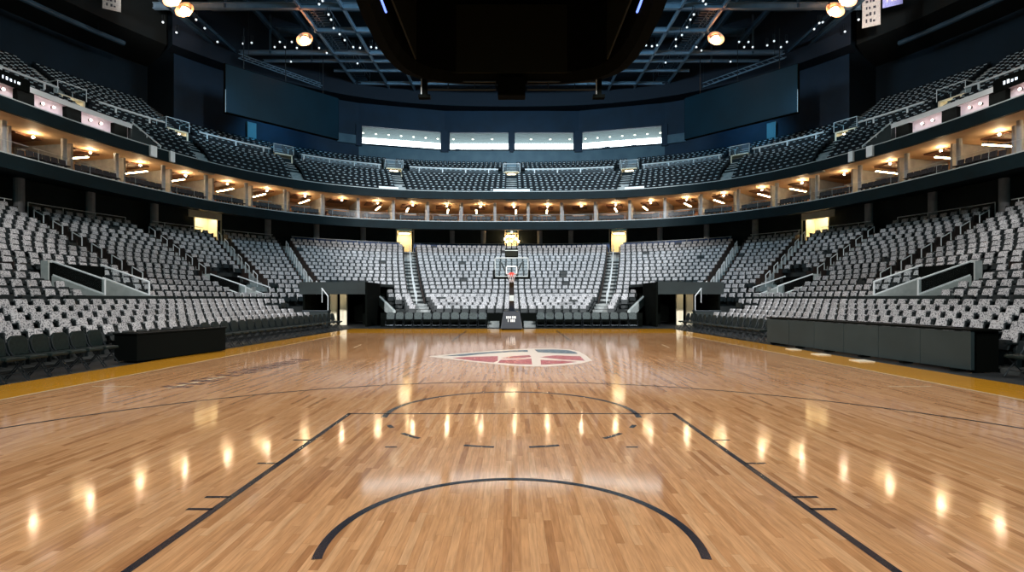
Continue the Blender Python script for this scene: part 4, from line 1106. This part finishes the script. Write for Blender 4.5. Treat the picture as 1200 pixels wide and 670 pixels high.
# long ducts under the side soffits
for sg, side in ((-1,'left'), (1,'right')):
    pts = [(*plan(28.5, D(sg*a)), 24.4) for a in np.linspace(48, 85, 16)]
    c = pts[0]; t = thing('air_duct', 'long dim round duct curving under the %s roof edge' % side, 'duct', c)
    fr = MB(); fr.path([(x-c[0],y-c[1],z-c[2]) for x, y, z in pts], .22, 8); fr.obj('duct_pipe', BEAMD, t)
    fr = MB()
    for x, y, z in pts[1::4]: fr.tube((x-c[0],y-c[1],.2), (x-c[0],y-c[1],.9), .03, 5)
    fr.obj('hanger', STEEL, t)

# ------------------------------------------------------------------ roof steel
ZT = 26.0
def ibeam(mb, p, q, w, h):
    p, q = Vector(p), Vector(q); d = (q-p).normalized(); n = d.cross(Vector((0,0,1))).normalized()*w/2; z = Vector((0,0,1))
    for a0, a1, ww in ((0,.05,1),(h-.05,h,1),(.05,h-.05,.18)):
        lo = [p-n*ww+z*a0, q-n*ww+z*a0, q+n*ww+z*a0, p+n*ww+z*a0]; hi = [v+z*(a1-a0) for v in lo]; mb.hexa(lo, hi)
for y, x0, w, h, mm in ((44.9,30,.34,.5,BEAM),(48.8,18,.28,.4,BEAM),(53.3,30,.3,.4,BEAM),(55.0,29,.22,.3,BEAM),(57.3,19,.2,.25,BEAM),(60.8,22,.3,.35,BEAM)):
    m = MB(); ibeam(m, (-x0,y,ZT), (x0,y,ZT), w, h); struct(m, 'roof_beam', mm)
for x in (-17.7, -11.3, 11.3, 17.7, -14.15, 14.15):
    m = MB(); ibeam(m, (x,38,ZT), (x,63.5 if abs(x) < 17 else 62,ZT), .2, .3); struct(m, 'roof_beam', BEAM)
for x in (-28.6, 28.6):
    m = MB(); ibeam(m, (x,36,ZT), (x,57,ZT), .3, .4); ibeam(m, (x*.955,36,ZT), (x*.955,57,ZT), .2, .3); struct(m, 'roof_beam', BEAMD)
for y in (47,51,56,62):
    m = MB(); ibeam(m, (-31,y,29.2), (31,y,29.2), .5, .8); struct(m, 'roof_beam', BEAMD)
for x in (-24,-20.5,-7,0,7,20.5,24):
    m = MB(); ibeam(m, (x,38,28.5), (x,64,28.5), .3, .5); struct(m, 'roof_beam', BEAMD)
for x, y in ((-24,53.3),(-20.5,55),(24,53.3),(20.5,55),(-8,48.8),(8,48.8),(-24,44.9),(24,44.9)):
    m = MB(); m.tube((x,y,ZT), (x,y,30), .12, 8); struct(m, 'roof_post', BEAMD)
for x in (-8.5,-4,4,8.5):
    m = MB(); m.tube((x,60.8,ZT), (x+1.2,57.3,ZT+2.4), .07, 6); struct(m, 'roof_brace', BEAM)
for sg, side in ((-1,'left'), (1,'right')):
    t = thing('catwalk', 'grated steel catwalk running under the roof on the %s of the scoreboard' % side, 'catwalk', (sg*16.9, 38, ZT+.3))
    fr = MB()
    for i in range(56): fr.box(-.7,.7, i*.42, i*.42+.14, 0, .04)
    fr.obj('grating', BEAMD, t)
    for xx in (-.75,.75):
        fr = MB(); fr.tube((xx,0,1.1), (xx,23.5,1.1), .035, 6); fr.tube((xx,0,.55), (xx,23.5,.55), .025, 6)
        for i in range(12): fr.tube((xx,i*2.1,.0), (xx,i*2.1,1.1), .03, 5)
        fr.obj('guard_rail', BEAM, t)
# flood lights and the small lamps of the rig
def lamp(label, loc, big, group):
    t = thing('floodlight' if big else 'spotlight', label, 'lamp', loc, 0, group); r = .42 if big else .10
    q = MB(); q.tube((0,0,.10), (0,.12,.34), r*.95, 12, r*.7); q.obj('lamp_housing', STEEL, t)
    q = MB(); q.ball((0,-.02,.06), r*.9, 12, 8); q.obj('lens', FLARE if big else WLAMP, t, smooth=True)
    if big:
        q = MB(); ra = [(.75*math.cos(2*PI*i/20), -.22+.2*math.sin(2*PI*i/20), .06+.72*math.sin(2*PI*i/20)) for i in range(20)]; rb = [(.2*math.cos(2*PI*i/20), .12, .12+.2*math.sin(2*PI*i/20)) for i in range(20)]
        q.add(ra+rb, [(i,(i+1)%20,20+(i+1)%20,20+i) for i in range(20)]); q.obj('halo_reflector', HALO, t, smooth=True)  # dish added to stand for the glare halo
    q = MB(); q.tube((-r,.05,.25), (-r,.05,.75), .02, 5); q.tube((r,.05,.25), (r,.05,.75), .02, 5); q.tube((-r,.05,.75), (r,.05,.75), .02, 5); q.obj('yoke', STEEL, t)
    return t
def at(px, py, z):
    y = F*(z-HC)/(HY-py); return ((px-CX)*y/F, y, z)
for px, py, w in ((218,14,'outer floodlight at upper left'),(358,48,'inner floodlight left of the scoreboard'),(838,47,'inner floodlight right of the scoreboard'),(977,14,'outer floodlight at upper right')):
    lamp('blazing orange-white %s' % w, at(px, py, 25.0), True, 'blazing floodlights')
lamp('second blazing floodlight at the upper left picture edge', at(204,1.5,25.0), True, 'blazing floodlights')
lamp('second blazing floodlight at the upper right picture edge', at(991,1.5,25.0), True, 'blazing floodlights')
small = [(322,56),(328,50),(334,56),(342,50),(348,57),(374,57),(383,63),(295,51),(285,52),(378,2),(374,6),(385,18),(388,24),(391,34),(398,41),(404,48),(414,56),(422,57),(435,56),(441,57),(447,57),(419,75),(341,73),
         (191,27),(207,39),(230,24),(240,34),(255,50),(866,50),(872,56),(877,50),(882,56),(899,54),(907,49),(915,56),(922,50),(816,56),(822,60),(824,2),(827,6),(813,18),(809,24),(805,33),(799,42),(792,47),(792,55),(757,54),(764,55),(770,54),(780,74),(856,73),(954,35),(960,28),(964,27),(990,38),(1006,24)]
lp = None
for side in ('left', 'right'):
    ls = sorted([q for q in small if (q[0] < 600) == (side == 'left')], key=lambda q: q[0] if side == 'left' else -q[0])
    for k, (px, py) in enumerate(ls):
        lab = 'small white spotlight on the roof rig, %s from the %s picture edge' % (ordn(k+1), side); loc = at(px, py, 25.35)
        if lp is None: lp = lamp(lab, loc, False, 'small spotlights on the rig')
        else: dup(lp, loc, 0, lab)
# banners
for px, py, w, h, mm, lab, ang in ((131,12,1.15,2.2,BANW,'white printed banner hanging at the upper left',.55),(1021,31,1.25,3.0,BANW,'white printed banner hanging beside the upper right floodlights',-.55),(1046,7,1.25,3.0,BANP,'violet banner hanging right of the white banner',-.55)):
    x, y, z = at(px, py, 24.0); t = thing('banner', lab, 'banner', (x, y, z), ang, 'hanging banners')
    q = MB().box(-w/2,w/2,-.01,.01,0,h); b_ = q.obj('banner_cloth', mm, t); q = MB(); q.tube((-w/2-.05,0,h), (w/2+.05,0,h), .03, 6); q.tube((0,0,h), (0,0,h+2), .012, 5); q.obj('hanging_bar', STEEL, t)
    q = MB(); r3 = random.Random(9)
    for i in range(3):
        for j in range(5):
            if r3.random() < .8: xx = -w*.34+w*.2*i+r3.uniform(0,.1); zz = h*.12+h*.18*j; q.box(xx, xx+w*.16*r3.uniform(.5,1), -.016, -.012, zz, zz+h*.11*r3.uniform(.5,1))
    q.obj('printed_pattern', BANT if mm is BANW else BANW, b_)

# ------------------------------------------------------------------ scoreboard over the middle of the court
t = thing('hanging_scoreboard', 'huge black octagonal scoreboard hanging over the middle of the court', 'scoreboard', (0,16.6,0))
def octo(rx, ry, ch): return [(rx,-ry+ch),(rx,ry-ch),(rx-ch,ry),(-rx+ch,ry),(-rx,ry-ch),(-rx,-ry+ch),(-rx+ch,-ry),(rx-ch,-ry)]
def oring(m, a, za, b, zb, mi=0):
    n = len(a); m.add([(x,y,za) for x, y in a]+[(x,y,zb) for x, y in b], [(i,(i+1)%n,n+(i+1)%n,n+i) for i in range(n)], mi)
def soft(pts, k=3):
    out = pts
    for _ in range(k):
        nw = []
        for i in range(len(out)):
            a, b = Vector(out[i]), Vector(out[(i+1)%len(out)]); nw += [tuple(a.lerp(b,.22)), tuple(a.lerp(b,.78))]
        out = nw
    return out
O1 = soft(octo(4.38,4.15,1.5), 2); O2 = soft(octo(4.0,3.85,1.4), 2); O3 = soft(octo(3.8,3.6,1.3), 2); O4 = soft(octo(4.75,4.5,1.6), 2)
m = MB(); oring(m, O1, 10.0, O4, 11.6); oring(m, O4, 11.6, O4, 17); m.add([(x,y,17) for x, y in O4], [tuple(range(len(O4)))]); m.obj('hull', HULL, t)
m = MB(); oring(m, O2, 9.92, O1, 10.0); oring(m, O3, 10.25, O2, 9.92); m.obj('bottom_rim', BLACK, t)
m = MB(); oring(m, O3, 13.0, O3, 10.25); m.add([(x,y,13.0) for x, y in O3], [tuple(range(len(O3)))[::-1]]); m.obj('recess', BLACK, t)
for a in range(4):
    w = 2.35 if a%2 == 0 else 2.35; r = 3.52 if a%2 == 0 else 3.42
    m = MB().box(-w,w,r-.06,r,10.2,12.75); o = m.obj('under_screen', SCREENB, t); o.rotation_euler = (0,0,a*PI/2)
for sx in (-1,1):
    for sy in (1,):
        m = MB(); m.box(sx*3.28-.1,sx*3.28+.1,sy*3.6-.1,sy*3.6+.1,9.3,10.2); m.box(sx*3.28-.22,sx*3.28+.22,sy*3.6-.12,sy*3.6+.12,9.28,9.4); m.box(sx*3.28-.02-.1,sx*3.28+.02-.1,sy*3.6-.14,sy*3.6-.1,9.4,10.1,1)
        m.obj('corner_strut', [BLACK, PALEEDGE], t)
m = MB().box(-.52,.52,3.45,3.95,9.35,10.05); m.obj('speaker_box', BLACK, t, bevel=.03)
m = MB()
for sx in (-1,1): m.tube((sx*.6,3.75,9.98), (sx*3.2,3.75,9.98), .03, 6); m.tube((sx*.6,3.75,9.68), (sx*3.2,3.75,9.68), .03, 6)
for sx in (-1,1):
    for k in (.6,1.4,2.4): m.tube((sx*k,3.75,9.68), (sx*k,3.75,9.98), .02, 6)
m.obj('rim_pipe', STEEL, t)
for sx in (-1,1):
    m = MB(); m.tube((sx*3.73,-1.6,10.32), (sx*3.76,-.55,10.32), .035, 6); m.obj('blue_light_strip', BLUELED, t)
for sx, sy in ((-3,-3),(3,-3),(-3,3),(3,3)):
    m = MB(); m.tube((sx,sy,17), (sx,sy,31), .05, 6); m.obj('hanging_cable', STEEL, t)

# ------------------------------------------------------------------ light
def area(name, loc, target, size, power, col=(1,1,1), sy=None, spread=PI):
    l = bpy.data.lights.new(name, 'AREA'); l.energy = power; l.color = col; l.size = size; l.spread = spread
    if sy: l.shape = 'RECTANGLE'; l.size_y = sy
    o = bpy.data.objects.new(name, l); COL.objects.link(o); o.location = loc
    o.rotation_euler = (Vector(target)-Vector(loc)).to_track_quat('-Z', 'Y').to_euler(); return o
def spot(name, loc, target, power, deg, col=(1,1,1), blend=.6, r=.4):
    l = bpy.data.lights.new(name, 'SPOT'); l.energy = power; l.color = col; l.spot_size = D(deg); l.spot_blend = blend; l.shadow_soft_size = r
    o = bpy.data.objects.new(name, l); COL.objects.link(o); o.location = loc
    o.rotation_euler = (Vector(target)-Vector(loc)).to_track_quat('-Z', 'Y').to_euler(); return o
WARM = (1.0, .95, .89)
for sg in (-1, 1):
    spot('sports_light', (sg*7, -2, 25), (sg*0, 9, 0), 14000, 54, WARM, .7, .8)
    spot('sports_light', (sg*14, 30, 25), (sg*1, 19, 0), 11000, 58, WARM, .7, .8)
    spot('stand_light', (sg*26, -9, 20), (sg*-22, 30, 5), 56000, 42, (1,.95,.91), .7, .9)
    spot('stand_light', (sg*21, 31, 23), (sg*-14, 19, 1), 4500, 52, (1,.96,.92), .7, .9)
    spot('stand_light', (sg*21, -5, 20), (sg*2, 47, 4), 80000, 40, (.97,.98,1.0), .7, .8)
    spot('stand_light', (sg*8, 22, 25), (sg*22, 30, 3), 9000, 60, (1,.95,.91), .8, .8)
    spot('blue_wash', (sg*22.8, 52.6, 21.5), (sg*25, 58.5, 16.5), 1100, 110, (.16,.58,1.0), .9, .3)
    spot('blue_wash', (sg*18, 36, 24.5), (sg*26, 46, 17.5), 4200, 30, (.16,.62,1.0), .9, .4)
    spot('added_balcony_fill', (sg*-14, 24, 24), (sg*29, 34, 14), 6500, 46, (.72,.92,1.0), .9, .5)  # unseen spot, added to brighten the white fascia and side seats
    spot('added_banner_fill', (sg*24, 34, 21), (sg*29, 43.5, 25.5), 5000, 30, (1,.97,.94), .9, .3)  # unseen spot, added to whiten the banners
area('added_roof_fill', (0, 38, 23.5), (0, 52, 31), 10, 900, (.36,.68,1.0), 4)  # unseen area light, added so the roof steel turns blue
area('balcony_wash', (0, 36, 24), (0, 60, 15), 12, 3400, (.5,.80,1.0), 3)
w = bpy.data.worlds.new('World'); S.world = w; w.use_nodes = True
w.node_tree.nodes['Background'].inputs[0].default_value = (.13,.50,.56,1); w.node_tree.nodes['Background'].inputs[1].default_value = .30

# ------------------------------------------------------------------ camera
cam = bpy.data.cameras.new('Camera'); co = bpy.data.objects.new('Camera', cam); COL.objects.link(co); S.camera = co
co.location = (0,0,HC); co.rotation_euler = (PI/2,0,0)
cam.sensor_width = 36; cam.sensor_fit = 'HORIZONTAL'; cam.lens = 36*F/1200
cam.shift_x = (600-CX)/1200; cam.shift_y = (HY-335)/1200
cam.clip_end = 300
S.view_settings.view_transform = 'Standard'; S.view_settings.look = 'None'; S.view_settings.exposure = 0; S.view_settings.gamma = 1
S.view_settings.use_curve_mapping = False
